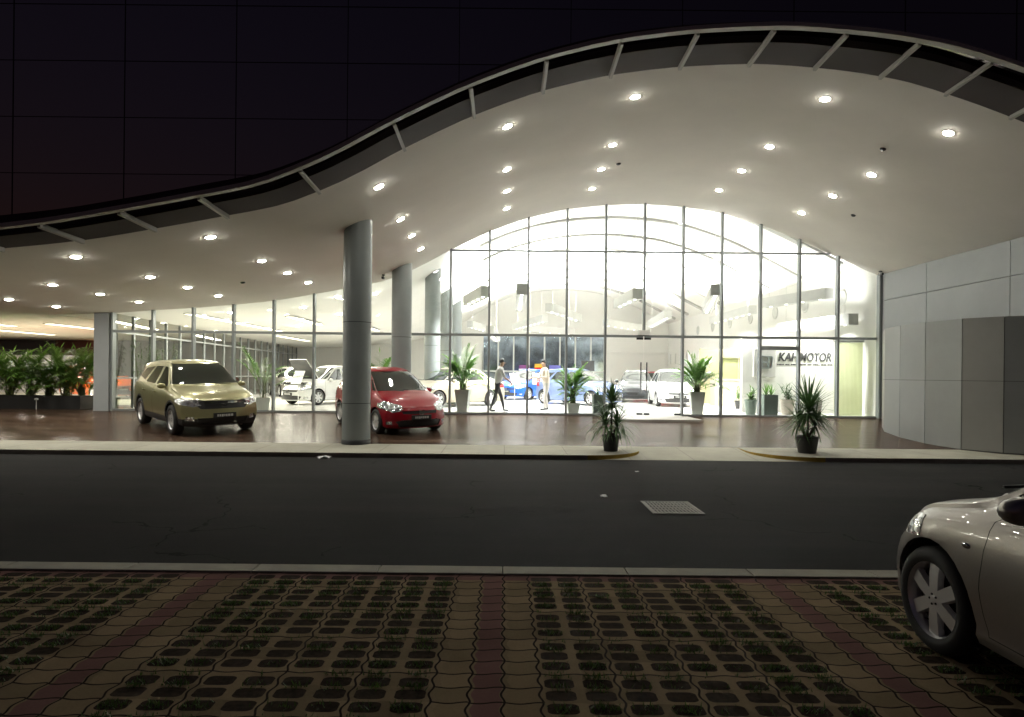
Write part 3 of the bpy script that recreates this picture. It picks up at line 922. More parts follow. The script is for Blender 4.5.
bm = BM(); quad(bm, [(-12.5, FY, FZ + .002), (11.6, FY, FZ + .002), (11.6, 46, FZ + .002), (-15.2, 46, FZ + .002)]); struct('showroom_floor', bm, M['showroom_floor'])

# ---------------------------------------------------------------- showroom
B = thing('showroom_building', 'long showroom with wave shaped white canopy and tall arched glass front', 'building', (0, FY, 0))
B.location = (0, 0, 0)
XS = sorted(set([p[0] for p in PROF] + [-14 + .4 * k for k in range(70)]))
XS = [x for i, x in enumerate(XS) if -34 <= x <= 16 and (i == 0 or x - XS[i - 1] > .02)]
def strip(bm, y0, y1, dz0, dz1, x0=-34, x1=16, mi=0):
    xs = [x for x in XS if x0 <= x <= x1]
    a = [bm.verts.new((x, y0, ceil(x) + dz0)) for x in xs]; b = [bm.verts.new((x, y1, ceil(x) + dz1)) for x in xs]
    for i in range(len(xs) - 1):
        f = bm.faces.new((a[i], b[i], b[i + 1], a[i + 1])); f.material_index = mi; f.smooth = True
    return a, b
HY = FY + .09             # back of the glass head; vault raised above the soffit to block uplight from it
bm = BM(); strip(bm, 10.85, HY, 0, 0); strip(bm, HY, 46.2, 0, 0, -34, -14)
mesh_obj('soffit', bm, M['soffit'], B)
_lift = smooth_curve([(-34, .004), (-13, .004), (-5.5, .03), (-2.2, .62), (0, .75), (8, .75), (11.6, .55), (16, .5)])
def vault(x): return ceil(x) + _lift(x)
bm = BM()
xs = [x for x in XS if -14 <= x <= 11.9]
r0 = [bm.verts.new((x, HY, ceil(x) + .002)) for x in xs]; r1 = [bm.verts.new((x, HY, vault(x))) for x in xs]; r2 = [bm.verts.new((x, 46.2, vault(x))) for x in xs]
for i in range(len(xs) - 1):
    f = bm.faces.new((r0[i], r1[i], r1[i + 1], r0[i + 1])); f = bm.faces.new((r1[i], r2[i], r2[i + 1], r1[i + 1])); f.smooth = True
mesh_obj('vault', bm, M['white_wall'], B)
bm = BM(); strip(bm, 10.17, 10.847, .012, -.004); strip(bm, 10.17, 10.17, .012, .34); mesh_obj('fascia', bm, M['fascia'], B)
bm = BM(); strip(bm, 10.17, 18., .345, .95); strip(bm, 18.002, 46.2, .95, 1.1); mesh_obj('roof', bm, M['roof'], B)
RX = [x for x in XS if x <= 14]
bm = BM()
for a, b in zip(RX, RX[1:]): beam(bm, (a, 9.72, ceil(a) + .03), (b + .004, 9.72, ceil(b) + .03), .12, .065)
mesh_obj('edge_rail', bm, M['rail'], B, True, 40)
bm = BM(); strip(bm, 9.80, 10.15, .09, .12); mesh_obj('edge_glazing', bm, M['tower_glass'], B)
for x in (-9.9, -8.5, -7.15, -5.93, -4.71, -3.17, -1.74, -.57, .59, 1.73, 2.9, 4.07, 5.18, 6.29, 7.4, 8.5, 9.6, 10.7):
    bm = BM(); n = Vector((-(ceil(x + .05) - ceil(x - .05)) / .1, 0, 1)).normalized()
    c0 = Vector((x, 0, ceil(x)))
    beam(bm, c0 + Vector((0, 9.78, -.0)), c0 + Vector((0, 10.82, -.04)), .05, .075, n)
    mesh_obj('strut', bm, M['rail'], B)
# columns
for (cx, cy, r_) in ((-3.14, 13.55, .295), (-3.08, 18.97, .295), (-2.78, 24.4, .3), (-2.75, 29.8, .3), (-2.7, 35.2, .3)):
    bm = BM(); z0 = deckz(cy); n = 36
    lo = [bm.verts.new((cx + r_ * math.cos(2 * PI * k / n), cy + r_ * math.sin(2 * PI * k / n), z0 - .05)) for k in range(n)]
    hi = [bm.verts.new((v.co.x, v.co.y, (ceil(v.co.x) if cy < FY else vault(v.co.x)) + .01)) for v in lo]
    for k in range(n):
        f = bm.faces.new((lo[k], lo[(k + 1) % n], hi[(k + 1) % n], hi[k])); f.smooth = True
    for zz in (.95, 2.65):
        lathe(bm, [(r_ + .001, zz), (r_ + .002, zz + .006), (r_ + .001, zz + .012)], n, (cx, cy, 0), mi=1)
    col = mesh_obj('column', bm, [M['column'], M['joint']], B)
    bm = BM(); lathe(bm, [(r_ + .012, z0 - .05), (r_ + .012, z0 + .09), (r_ + .001, z0 + .095)], n, (cx, cy, 0)); mesh_obj('skirting', bm, M['dark_metal'], col)
bm = BM(); box(bm, (-12.62, 19.62, deckz(19.6) - .05), (-12.16, 20.1, 3.36), 0, .01); mesh_obj('column', bm, M['panel'], B)

# glass front
Z1, Z2 = 2.80, 5.40
mull = [-1.70 + 1.194 * k for k in range(11)]
left = [-12.1 + 1.24 * j for j in range(6)] + [-4.66, -3.42]
allx = sorted(left + mull + [11.54])
DOORX = (mull[4], mull[6])
def clipz(x): return ceil(x)
for x in allx:
    bm = BM()
    z0 = FZ if abs(x - mull[5]) > .1 else Z1
    w = .032 if x < 11 else .05
    a = ceil(x - w); b = ceil(x + w)
    prism(bm, [(x - w, z0), (x + w, z0), (x + w, b), (x - w, a)], FY - .08, FY + .08, 'Y')
    mesh_obj('mullion', bm, M['frame'], B)
def bars(z, x0, x1, h):
    bm = BM()
    xs = [x for x in allx if x0 - .01 <= x <= x1 + .01]
    for a, b in zip(xs, xs[1:]): box(bm, (a + .033, FY - .06, z - h / 2), (b - .033, FY + .06, z + h / 2))
    return bm
mesh_obj('transom', bars(Z1, -12.1, 11.54, .075), M['frame'], B)
xa = next(x for x in [-2.5 + .01 * k for k in range(300)] if ceil(x) > Z2 + .04)
xb = next(x for x in [12 - .01 * k for k in range(400)] if ceil(x) > Z2 + .04)
bm = bars(Z2, mull[0] + 1.1, mull[-2] + .1, .05)
box(bm, (xa, FY - .06, Z2 - .025), (mull[1] - .033, FY + .06, Z2 + .025)); box(bm, (mull[-2] + .033, FY - .06, Z2 - .025), (xb, FY + .06, Z2 + .025))
mesh_obj('transom', bm, M['frame'], B)
bm = bars(FZ + .03, -12.1, DOORX[0], .06); mesh_obj('sill', bm, M['frame'], B)
bm = bars(FZ + .03, DOORX[1], 11.54, .06); mesh_obj('sill', bm, M['frame'], B)
def pane(x0, x1, z0, z1f, mat=None, name='glass_pane', par=None):
    bm = BM(); n = 6
    hi = [(x0 + (x1 - x0) * k / n, z1f(x0 + (x1 - x0) * k / n)) for k in range(n + 1)]
    hi = [(a, b) for a, b in hi if b > z0 + .02]
    if len(hi) < 2: bm.free(); return None
    vs = [bm.verts.new((hi[0][0], FY, z0))] + [bm.verts.new((hi[-1][0], FY, z0))] + [bm.verts.new((a, FY, b)) for a, b in hi[::-1]]
    bm.faces.new(vs)
    return mesh_obj(name, bm, mat or M['glass'], par or B)
for a, b in zip(allx, allx[1:]):
    a_, b_ = a + .034, b - .034
    in_door = DOORX[0] - .1 < a < DOORX[1] - .1
    if not in_door: pane(a_, b_, FZ + .06, lambda x: min(Z1 - .04, ceil(x)))
    hi_arch = max(ceil(a), ceil(b)) > Z2
    pane(a_, b_, Z1 + .04, lambda x: min(ceil(x), Z2 - .03 if hi_arch else 99))
    if hi_arch: pane(a_, b_, Z2 + .03, lambda x: ceil(x))
mid = mull[5]
for s, (a, b) in ((-1, (DOORX[0] + .04, mid - .006)), (1, (mid + .006, DOORX[1] - .04))):
    d = pane(a, b, FZ + .05, lambda x: Z1 - .05, name='glass_door')
    hx_ = mid + s * .09
    for y in (FY - .06,):
        bm = BM(); tube(bm, [(hx_, y, 1.02), (hx_, y, 2.0)], .02, 10)
        for z in (1.1, 1.92): tube(bm, [(hx_, y, z), (hx_, FY + .03, z)], .011, 6)
        mesh_obj('handle', bm, M['dark_metal'], d)
    e = DOORX[0] + .04 if s < 0 else DOORX[1] - .04
    for xa_, xb_, za, zb_ in ((mid + s * .02, mid + s * .2, FZ + .03, FZ + .09), (mid + s * .02, mid + s * .22, Z1 - .1, Z1 - .04), (e, e - s * .18, FZ + .03, FZ + .09)):
        bm = BM(); box(bm, (min(xa_, xb_), FY - .025, za), (max(xa_, xb_), FY + .025, zb_)); mesh_obj('patch_fitting', bm, M['dark_metal'], d)
bm = BM(); box(bm, (mid - .16, FY - .1, Z1 + .04), (mid + .16, FY + .1, Z1 + .19)); mesh_obj('door_closer', bm, M['grey_steel'], B)
bm = BM(); box(bm, (DOORX[0] - .1, 18.1, .2), (DOORX[1] + .15, FY - .082, FZ + .004), 0, .004); mesh_obj('door_landing', bm, worn('landing_stone', (.33, .31, .28), .5, .1, 2.), B)
# second, slender door bay near the sign
bm = BM(); box(bm, (mull[8] + .034, FY - .05, 2.42), (mull[9] - .034, FY + .05, 2.54)); mesh_obj('door_head', bm, M['frame'], B)

# walls of the hall
bm = BM(); n = 1
for a, b in ((FY, 46.0),): box(bm, (11.59, a + .1, 0), (11.9, b, 5.36))
mesh_obj('side_wall', bm, M['white_wall'], B)
for k in range(8):
    y = 22.0 + 2.75 * k
    bm = BM(); lathe(bm, [(.27, 0), (.27, .03), (.22, .04), (.2, .012)], 24, axis='Z')
    for i in range(-4, 5): w_ = math.sqrt(max(0, .2 ** 2 - (i * .045) ** 2)); box(bm, (-w_, i * .045 - .012, .012), (w_, i * .045 + .012, .026))
    o = mesh_obj('wall_vent', bm, M['grey_steel'], B); o.location = (11.585, y, 4.35); o.rotation_euler = (0, R(-90), 0)
for k in range(10):
    y = 33. + 1.3 * k
    bm = BM(); box(bm, (11.55, y, 2.4), (11.585, y + .14, 3.1)); mesh_obj('slot_window', bm, M['grey_steel'], B)
bm = BM()
for a, b in ((-15.3, -1.6), (7.2, 11.9)):
    box(bm, (a, 45.6, 0), (b, 46.0, 4.6))
xs = [-1.6] + [x for x in XS if -1.6 < x < 7.2] + [7.2]
for a, b in zip(xs, xs[1:]): prism(bm, [(a, 4.3), (b, 4.3), (b, vault(b) - .01), (a, vault(a) - .01)], 45.6, 46.0, 'Y')
xs = [-6.] + [x for x in XS if -6 < x < -1.6] + [-1.6] 
for a, b in zip(xs, xs[1:]): prism(bm, [(a, 3.2), (b, 3.2), (b, vault(b) - .01), (a, vault(a) - .01)], 45.5, 45.9, 'Y')
xs = [7.2] + [x for x in XS if 7.2 < x < 11.59] + [11.59]
for a, b in zip(xs, xs[1:]): prism(bm, [(a, 3.2), (b, 3.2), (b, vault(b) - .01), (a, vault(a) - .01)], 45.5, 45.9, 'Y')
mesh_obj('back_wall', bm, M['white_wall'], B)
for k in range(8):
    a = -1.6 + 1.1 * k
    bm = BM(); box(bm, (a + .05, 45.7, FZ), (a + 1.05, 45.72, 4.3)); mesh_obj('rear_pane', bm, M['rear_glass'], B)
    bm = BM(); box(bm, (a - .05, 45.6, FZ), (a + .05, 45.8, 4.3)); mesh_obj('rear_mullion', bm, M['fixture_white'], B)
bm = BM(); box(bm, (-1.55, 45.58, 1.75), (7.2, 45.68, 1.85)); mesh_obj('rear_transom', bm, M['fixture_white'], B)
# ribs under the vault
for k in range(8):
    y = 21.5 + 3. * k
    bm = BM()
    xs = [-1. + .35 * i for i in range(43) if -1. + .35 * i <= 11.57]
    for a, b in zip(xs, xs[1:]): prism(bm, [(a, vault(a) - .1), (b, vault(b) - .1), (b, vault(b) + .01), (a, vault(a) + .01)], y - .17, y + .17, 'Y')
    mesh_obj('vault_rib', bm, M['rib'], B)
# oblique glazed side wall
def sw(t): return Vector((-12.1 - .1 * t, FY + t, 0))
for k in range(21):
    p = sw(.05 + 1.25 * k)
    bm = BM(); box(bm, (p.x - .04, p.y - .04, FZ), (p.x + .04, p.y + .04, ceil(p.x) - .002)); mesh_obj('side_mullion', bm, M['frame'], B)
    if k < 20:
        p2 = sw(.05 + 1.25 * (k + 1))
        bm = BM(); quad(bm, [(p.x, p.y + .045, FZ), (p2.x, p2.y - .045, FZ), (p2.x, p2.y - .045, ceil(p2.x) - .01), (p.x, p.y + .045, ceil(p.x) - .01)])
        mesh_obj('side_pane', bm, M['side_glass'], B)
bm = BM(); a, b = sw(.1), sw(25)
beam(bm, (a.x, a.y, Z1), (b.x, b.y, Z1), .06, .06); mesh_obj('side_transom', bm, M['frame'], B)
bm = BM(); beam(bm, (a.x, a.y, 1.35), (b.x, b.y, 1.35), .05, .05); mesh_obj('side_transom', bm, M['frame'], B)

# panelled end wall running out under the canopy
bm = BM()
ys = [8.2, 11.3, 14.6, 17.5, FY - .21]
zs = [.0, 2.05, 3.95, 5.6]
for i in range(len(ys) - 1):
    for j in range(3):
        box(bm, (11.5 + .0, ys[i] + .008, zs[j] + .008), (11.56, ys[i + 1] - .008, min(zs[j + 1] - .008, 4.77)), 0)
box(bm, (11.57, 8.2, 0), (11.95, FY - .21, 4.7), 1)
mesh_obj('end_wall', bm, [M['panel'], M['joint']], B)
bm = BM(); box(bm, (11.42, FY - .2, FZ), (11.49, FY - .085, 4.78)); mesh_obj('end_post', bm, M['column'], B)
# passage beyond the column: back wall, low wall, lit panel
bm = BM(); box(bm, (-34, 37, 0), (-14.4, 37.3, 3.31)); mesh_obj('passage_wall', bm, worn('plum_grey_wall', (.12, .10, .11), .7, .15, .6), B)
bm = BM(); box(bm, (-21.9, 36.6, 0), (-19.2, 36.98, 3.3)); mesh_obj('grey_pier', bm, worn('grey_pier', (.22, .21, .21), .7, .1, .6), B)
bm = BM(); box(bm, (-34, 33.8, 0), (-22.9, 34.05, 2.35)); mesh_obj('low_wall', bm, worn('pale_low_wall', (.5, .48, .46), .7, .08, .6), B)
pn = BM(); box(pn, (-25.8, 36.7, 1.9), (-22.3, 36.96, 3.28)); o = mesh_obj('red_panel', pn, worn('red_brown_panel', (.09, .025, .018), .6, .1, 1.), B)
bm = BM(); box(bm, (-23.2, 36.55, 2.55), (-22.6, 36.69, 3.2)); mesh_obj('wall_lamp', bm, M['amber_on'], o)

# curved screen wall of flat panels
CW = thing('curved_screen_wall', 'freestanding curved wall of tall grey panels beside the glass front', 'wall', (10.5, 14.5, 0)); CW.location = (0, 0, 0)
cpts = [(11.2, 18.7), (10.35, 17.55), (9.76, 16.45), (9.5, 15.4), (9.45, 14.4), (9.6, 13.45), (10.02, 12.85), (10.75, 12.42), (11.8, 12.3), (13.0, 12.3), (14.2, 12.3), (15.4, 12.3)]
for i, (p, q_) in enumerate(zip(cpts, cpts[1:])):
    p, q_ = Vector((*p, 0)), Vector((*q_, 0)); d = (q_ - p).normalized(); nrm = Vector((d.y, -d.x, 0)) * -1
    if nrm.y > 0 and i > 4: pass
    mt = M['screen_panel_warm'] if i in (1, 5, 7) else M['screen_panel']
    for z0, z1 in ((.12, 1.55), (1.56, 2.86)):
        bm = BM(); a, b = p + d * .009, q_ - d * .009
        vs = [a, b, b + nrm * .1, a + nrm * .1]
        prism(bm, [(v.x, v.y) for v in vs], z0, z1, 'Z'); mesh_obj('wall_panel', bm, mt, CW)
bm = BM()
for p, q_ in zip(cpts, cpts[1:]):
    p, q_ = Vector((*p, 0)), Vector((*q_, 0)); d = (q_ - p).normalized(); nrm = Vector((-d.y, d.x, 0))
    vs = [p + nrm * .012, q_ + nrm * .012, q_ + nrm * .14, p + nrm * .14]
    prism(bm, [(v.x, v.y) for v in vs], .03, 2.84, 'Z')
mesh_obj('core', bm, M['grey_dark'], CW)

# dark tower behind
T_ = thing('office_tower', 'dark glass office block rising behind the wave roof', 'building', (0, 47, 0)); T_.location = (0, 0, 0)
bm = BM(); box(bm, (-70, 47.1, 0), (70, 60, 46)); mesh_obj('curtain_wall', bm, M['tower_glass'], T_)
for k in range(17):
    bm = BM(); x = -69.2 + 8.2 * k; box(bm, (x - .025, 47.06, 0), (x + .025, 47.097, 46)); mesh_obj('vertical_joint', bm, M['tower_joint'], T_)
for k in range(10):
    bm = BM(); z = 3.6 + 4.15 * k; box(bm, (-70, 47.07, z - .02), (70, 47.096, z + .02)); mesh_obj('floor_band', bm, M['fascia'], T_)
# ------------------------------------------------------------------ plants
def blade(bm, base, dirv, L, w, droop, seg=5, mi=0, fold=.0, rng=random):
    """one strap leaf: leaves base along dirv, bends down under its weight"""
    d = Vector(dirv).normalized(); p = Vector(base)
    side = d.cross(Vector((0, 0, 1)))
    if side.length < .05: side = Vector((1, 0, 0))
    side.normalize()
    prev = None
    for i in range(seg + 1):
        t = i / seg
        ww = w * (1 - t) ** .6 * min(1, .45 + 2.2 * t)
        n = side.cross(d).normalized()
        c = bm.verts.new(p - n * (ww * .3)) if fold else None
        a, b = bm.verts.new(p - side * ww / 2), bm.verts.new(p + side * ww / 2)
        if prev:
            if i == seg:
                f = [bm.faces.new((prev[0], prev[1], a))]
                bm.verts.remove(b)
            else:
                f = [bm.faces.new((prev[0], prev[1], b, a))]
            for g in f: g.material_index = mi; g.smooth = True
        prev = (a, b)
        p = p + d * (L / seg)
        d = (d + Vector((0, 0, -droop / seg))).normalized()

def frond(bm, base, az, el, L, droop, n=13, leafL=.32, w=.028, rng=random):
    """feather palm frond: arching rachis with two rows of leaflets"""
    d = Vector((math.cos(az) * math.cos(el), math.sin(az) * math.cos(el), math.sin(el)))
    p = Vector(base); pts = [p.copy()]; seg = 10
    for i in range(seg):
        p = p + d * (L / seg); pts.append(p.copy())
        d = (d + Vector((0, 0, -droop / seg * (.4 + 1.4 * i / seg)))).normalized()
    tube(bm, pts, [.009 * (1 - .8 * i / seg) for i in range(seg + 1)], 4, 1, False)
    for k in range(n):
        t = .28 + .72 * k / n
        i = min(seg - 1, int(t * seg)); c = pts[i].lerp(pts[i + 1], t * seg - i)
        dd = (pts[i + 1] - pts[i]).normalized()
        s = dd.cross(Vector((0, 0, 1)))
        if s.length < .05: s = Vector((math.sin(az), -math.cos(az), 0))
        s.normalize(); up = s.cross(dd)
        ll = leafL * (1 - .55 * abs(t - .55) / .45) * rng.uniform(.85, 1.1)
        for sg in (1, -1):
            v = dd * .75 + s * sg * .8 + up * rng.uniform(.0, .3)
            blade(bm, c, v, ll, w, rng.uniform(.4, .9), 3)
    blade(bm, pts[-1], d, leafL * .7, w, .5, 3)

def square_pot(name, w0, w1, h, mat, parent):
    bm = BM()
    t = .03
    o = [[bm.verts.new((sx * a / 2, sy * a / 2, z)) for sx, sy in ((-1, -1), (1, -1), (1, 1), (-1, 1))] for a, z in ((w0, 0), (w1, h), (w1 - 2 * t, h), (w1 - 2 * t - .02, h - .06))]
    bm.faces.new(o[0][::-1])
    for a, b in zip(o, o[1:]):
        for i in range(4): bm.faces.new((a[i], a[(i + 1) % 4], b[(i + 1) % 4], b[i]))
    f = bm.faces.new(o[-1]); f.material_index = 1
    bmesh.ops.recalc_face_normals(bm, faces=bm.faces)
    return mesh_obj('pot', bm, [mat, M['soil']], parent)
def round_pot(r0, r1, h, mat, parent):
    bm = BM()
    lathe(bm, [(0, 0), (r0, 0), (r0 + (r1 - r0) * .86, h * .86), (r1 * .97, h * .87), (r1 * 1.03, h * .88), (r1 * 1.04, h), (r1 * .95, h), (r1 * .92, h * .9)], 24)
    lathe(bm, [(0, h * .905), (r1 * .92, h * .9)], 20, mi=1)
    bmesh.ops.recalc_face_normals(bm, faces=bm.faces)
    return mesh_obj('pot', bm, [mat, M['soil']], parent, True, 40)

def palm(name, label, loc, pot, H, n, L, seed, group=None, leaf='palm_leaf', spread=1., leafL=.32, droop=1.1):
    rng = random.Random(seed)
    t = thing(name, label, 'potted plant', loc, rng.uniform(0, 6), group)
    ph = 0
    if pot:
        kind, a, b, ph, mat = pot
        (square_pot('pot', a, b, ph, M[mat], t) if kind == 'sq' else round_pot(a, b, ph, M[mat], t))
    bm = BM(); sb = BM()
    for k in range(n):
        az = 2 * PI * k * .382 * 1.618 + rng.uniform(-.4, .4); el = rng.uniform(.75, 1.45) if k % 3 else rng.uniform(.35, .8)
        bx = Vector((rng.uniform(-.08, .08), rng.uniform(-.08, .08), ph - .04))
        hh = (H - ph) * rng.uniform(.05, .38)
        top = bx + Vector((math.cos(az) * hh * .12, math.sin(az) * hh * .12, hh))
        tube(sb, [bx, top], [.014, .01], 5)
        frond(bm, top, az, el, min(L, (H - ph - hh) * 1.25) * rng.uniform(.75, 1.1) * (spread if el < .8 else 1), rng.uniform(.7, 1.2) * droop, 15, leafL, .05, rng)
    mesh_obj('stem', sb, M['stem'], t, True)
    mesh_obj('fronds', bm, [M[leaf], M['stem']], t)
    return t

def rosette(bm, c, n, L, w, rng, lo=-.35, hi=1.4, droop=1.2):
    for k in range(n):
        az = k * 2.39996 + rng.uniform(-.3, .3); el = lo + (hi - lo) * ((k + .5) / n) ** 1.1
        d = (math.cos(az) * math.cos(el), math.sin(az) * math.cos(el), math.sin(el))
        blade(bm, Vector(c) + Vector((0, 0, .06 * k / n)), d, L * rng.uniform(.75, 1.1), w, droop * rng.uniform(.5, 1.2), 6, rng=rng)

def dracaena(label, loc, canes, pr, ph, seed):
    rng = random.Random(seed)
    t = thing('dracaena', label, 'potted plant', loc)
    round_pot(pr * .78, pr, ph, M['black_plastic'], t)
    for k, (x, y, h, n, L, w, dr, lo) in enumerate(canes):
        bm = BM()
        tube(bm, [(x * .15, y * .15, ph - .05), (x * .55, y * .55, ph + (h - ph) * .5), (x, y, h)], [.024, .02, .017], 8)
        mesh_obj('cane', bm, M['cane'], t, True)
        bm = BM(); rosette(bm, (x, y, h - .03), n, L, w, rng, lo, 1.45, dr); mesh_obj('leaves', bm, M['dark_leaf'], t)
    return t

dracaena('tall kerbside plant with one thin bare cane above a skirt of drooping leaves', (2.12, 12.75, .09), [(.02, .0, .96, 110, .46, .042, .6, -.5), (-.1, .04, .5, 90, .62, .036, 2.0, -.3), (.12, -.05, .48, 90, .62, .036, 2.0, -.3)], .175, .32, 5)
dracaena('bushy kerbside plant with a dense spiky crown, standing toward the curved wall', (6.03, 12.75, .09), [(.03, 0, .82, 190, .74, .045, .75, -.55), (-.16, .02, .56, 60, .58, .036, 1.3, -.4), (.14, -.03, .54, 60, .58, .036, 1.3, -.4)], .215, .33, 8)

WP = ('sq', .3, .46, .74, 'white_pot')
palm('potted_palm', 'full palm in a tall white square pot, just past the glass doors', (6.12, 20.4, FZ), WP, 1.85, 44, .95, 3)
palm('potted_palm', 'dark green palm in a tall white square pot in front of the beige saloon', (-1.33, 20.4, FZ), WP, 1.95, 32, 1.1, 4)
palm('potted_palm', 'tall slim palm in a pale pot in front of the two blue cars', (2.18, 20.45, FZ), ('sq', .3, .4, .34, 'white_pot'), 1.85, 38, .85, 6, None, 'palm_leaf', .5)
palm('potted_palm', 'sparse palm in a white pot behind the bonnet of the champagne car', (-7.75, 20.5, FZ), ('sq', .34, .44, .42, 'white_pot'), 2.0, 11, 1.5, 7, None, 'palm_leaf', 1.3)
palm('tall_palm', 'tall bushy palm showing above the roof of the red car', (-4.15, 21.2, FZ), ('rd', .2, .26, .45, 'grey_pot'), 2.35, 24, .9, 9)
palm('potted_palm', 'small palm beside the inner column behind the beige saloon', (-2.2, 26.2, FZ), ('rd', .18, .23, .4, 'grey_pot'), 1.9, 14, .8, 10)
# planters by the sign
t = thing('box_planter', 'tall dark green box planter with upright leaves beneath the emblem plate', 'planter', (8.36, 20.3, FZ)); square_pot('pot', .42, .44, .68, M['grey_pot'], t)
bm = BM(); rosette(bm, (-.07, 0, .62), 24, .42, .04, random.Random(1), .4, 1.5, .5); rosette(bm, (.1, .02, .62), 18, .38, .04, random.Random(2), .4, 1.5, .5); mesh_obj('leaves', bm, M['palm_leaf'], t)
t = thing('box_planter', 'narrow dark box planter behind the drooping kerbside plant, by the glass doors', 'planter', (2.94, 20.25, FZ)); square_pot('pot', .3, .32, .62, M['grey_pot'], t)
bm = BM(); rosette(bm, (0, 0, .58), 22, .25, .04, random.Random(3), .2, 1.5, .7); mesh_obj('leaves', bm, M['dark_leaf'], t)
def shrub(label, loc, r, h, pot, seed, leaf='dark_leaf', group=None, cat='potted plant', name='leafy_plant'):
    rng = random.Random(seed)
    t = thing(name, label, cat, loc, 0, group); ph = 0
    if pot: ph = pot[2]; round_pot(pot[0], pot[1], ph, M[pot[3]], t)
    bm = BM(); sb = BM()
    for k in range(9):
        a = rng.uniform(0, 6.28); top = Vector((math.cos(a) * r * rng.uniform(.1, .7), math.sin(a) * r * rng.uniform(.1, .7), h * rng.uniform(.55, .95)))
        b0 = Vector((rng.uniform(-.04, .04), rng.uniform(-.04, .04), max(0, ph - .05)))
        tube(sb, [b0, b0.lerp(top, .5) + Vector((0, 0, .04)), top], [.009, .007, .004], 5)
        for j in range(14):
            q_ = b0.lerp(top, rng.uniform(.25, 1.)); az = rng.uniform(0, 6.28); el = rng.uniform(-.3, 1.2)
            blade(bm, q_, (math.cos(az) * math.cos(el), math.sin(az) * math.cos(el), math.sin(el)), rng.uniform(.14, .26), rng.uniform(.035, .06), rng.uniform(.5, 1.2), 3)
    mesh_obj('stem', sb, M['stem'], t, True); mesh_obj('leaves', bm, M[leaf], t)
    return t
shrub('rounded plant in a small black pot, nearer the reception counter of a pair', (8.98, 24.5, FZ), .3, 1.05, (.13, .18, .32, 'black_plastic'), 21, 'palm_leaf')
shrub('rounded plant in a taller black pot, nearer the sign wall of a pair', (9.42, 24.3, FZ), .3, 1.1, (.14, .2, .45, 'black_plastic'), 22, 'palm_leaf')
shrub('plant in a grey pot half hidden by a mullion beside the box planter', (8.03, 20.9, FZ), .24, .95, (.15, .19, .5, 'grey_pot'), 23, 'palm_leaf')
shrub('dark leaved plant in a brown pot under the sign lettering', (9.36, 21.2, FZ), .36, 1.1, (.17, .23, .5, 'beige_pot'), 24)
shrub('low plant in a beige pot behind the crown of the bushy kerbside plant', (9.98, 20.6, FZ), .26, .8, (.18, .22, .5, 'beige_pot'), 25)
# bamboo inside the far glass corner
def bamboo(label, x, y, seed, h):
    rng = random.Random(seed); t = thing('bamboo_plant', label, 'potted plant', (x, y, FZ))
    round_pot(.17, .22, .36, M['grey_pot'], t); sb = BM(); bm = BM()
    for k in range(6):
        a = rng.uniform(0, 6.28); top = Vector((math.cos(a) * .3, math.sin(a) * .3, h * rng.uniform(.75, 1.)))
        b0 = Vector((math.cos(a) * .05, math.sin(a) * .05, .3)); tube(sb, [b0, b0.lerp(top, .5), top], [.012, .009, .005], 5)
        for j in range(46):
            q_ = b0.lerp(top, rng.uniform(.3, 1.)); az = rng.uniform(0, 6.28); el = rng.uniform(-.5, .8)
            blade(bm, q_ + Vector((rng.uniform(-.1, .1), rng.uniform(-.1, .1), 0)), (math.cos(az) * math.cos(el), math.sin(az) * math.cos(el), math.sin(el)), rng.uniform(.14, .24), .03, rng.uniform(.8, 1.6), 3)
    mesh_obj('stem', sb, M['stem'], t, True); mesh_obj('leaves', bm, M['bamboo_leaf'], t)
bamboo('tall bamboo plant inside the first pane beside the square column', -11.75, 20.7, 31, 2.6)
bamboo('tall bamboo plant inside the second pane behind the champagne car', -10.95, 20.6, 32, 2.35)

# palm bed at the edge of the passage
BX0, BX1, BY = -17.4, -13.35, 20.5
t = thing('planter_trough', 'long low black planter trough at the mouth of the passage', 'planter', ((BX0 + BX1) / 2, BY, FZ)); w_ = (BX1 - BX0) / 2
bm = BM(); box(bm, (-w_, -.38, 0), (w_, -.33, .42)); box(bm, (-w_, .33, 0), (w_, .38, .42)); box(bm, (-w_, -.329, 0), (-w_ + .05, .329, .42)); box(bm, (w_ - .05, -.329, 0), (w_, .329, .42)); box(bm, (-w_ + .051, -.329, .3), (w_ - .051, .329, .36), 1)
mesh_obj('box', bm, [M['black_plastic'], M['soil']], t)
for k, (x, h, ds) in enumerate(((-17.1, 1.6, 'at the outer end of the planter trough'), (-16.5, 1.95, 'second from the outer end of the planter trough'), (-15.9, 1.75, 'third from the outer end of the planter trough'), (-15.25, 1.55, 'fourth from the outer end of the planter trough'), (-14.65, 1.7, 'fifth from the outer end of the planter trough'), (-14.1, 1.85, 'second from the square column in the planter trough'), (-13.6, 1.6, 'nearest the square column in the planter trough'))):
    palm('bed_palm', f'lush feathery palm {ds}', (x, BY + .05, FZ + .36), None, h, 36, 1.25, 40 + k, 'palms in the planter trough', 'bed_leaf_lit', 1., .42, 1.2)['category'] = 'palm'
for k, x in enumerate((-16.8, -16.2, -15.6, -14.95, -14.35, -13.8)):
    shrub(f'low yellow-green shrub {("before the outermost pair of bed palms", "before the second and third bed palms", "before the third and fourth bed palms", "before the fourth and fifth bed palms", "before the fifth and sixth bed palms", "at the column end of the trough")[k]}', (x, BY - .2, FZ + .36), .42, .78, None, 60 + k, 'croton_leaf', 'low shrubs in the planter trough', 'shrub', 'low_shrub')
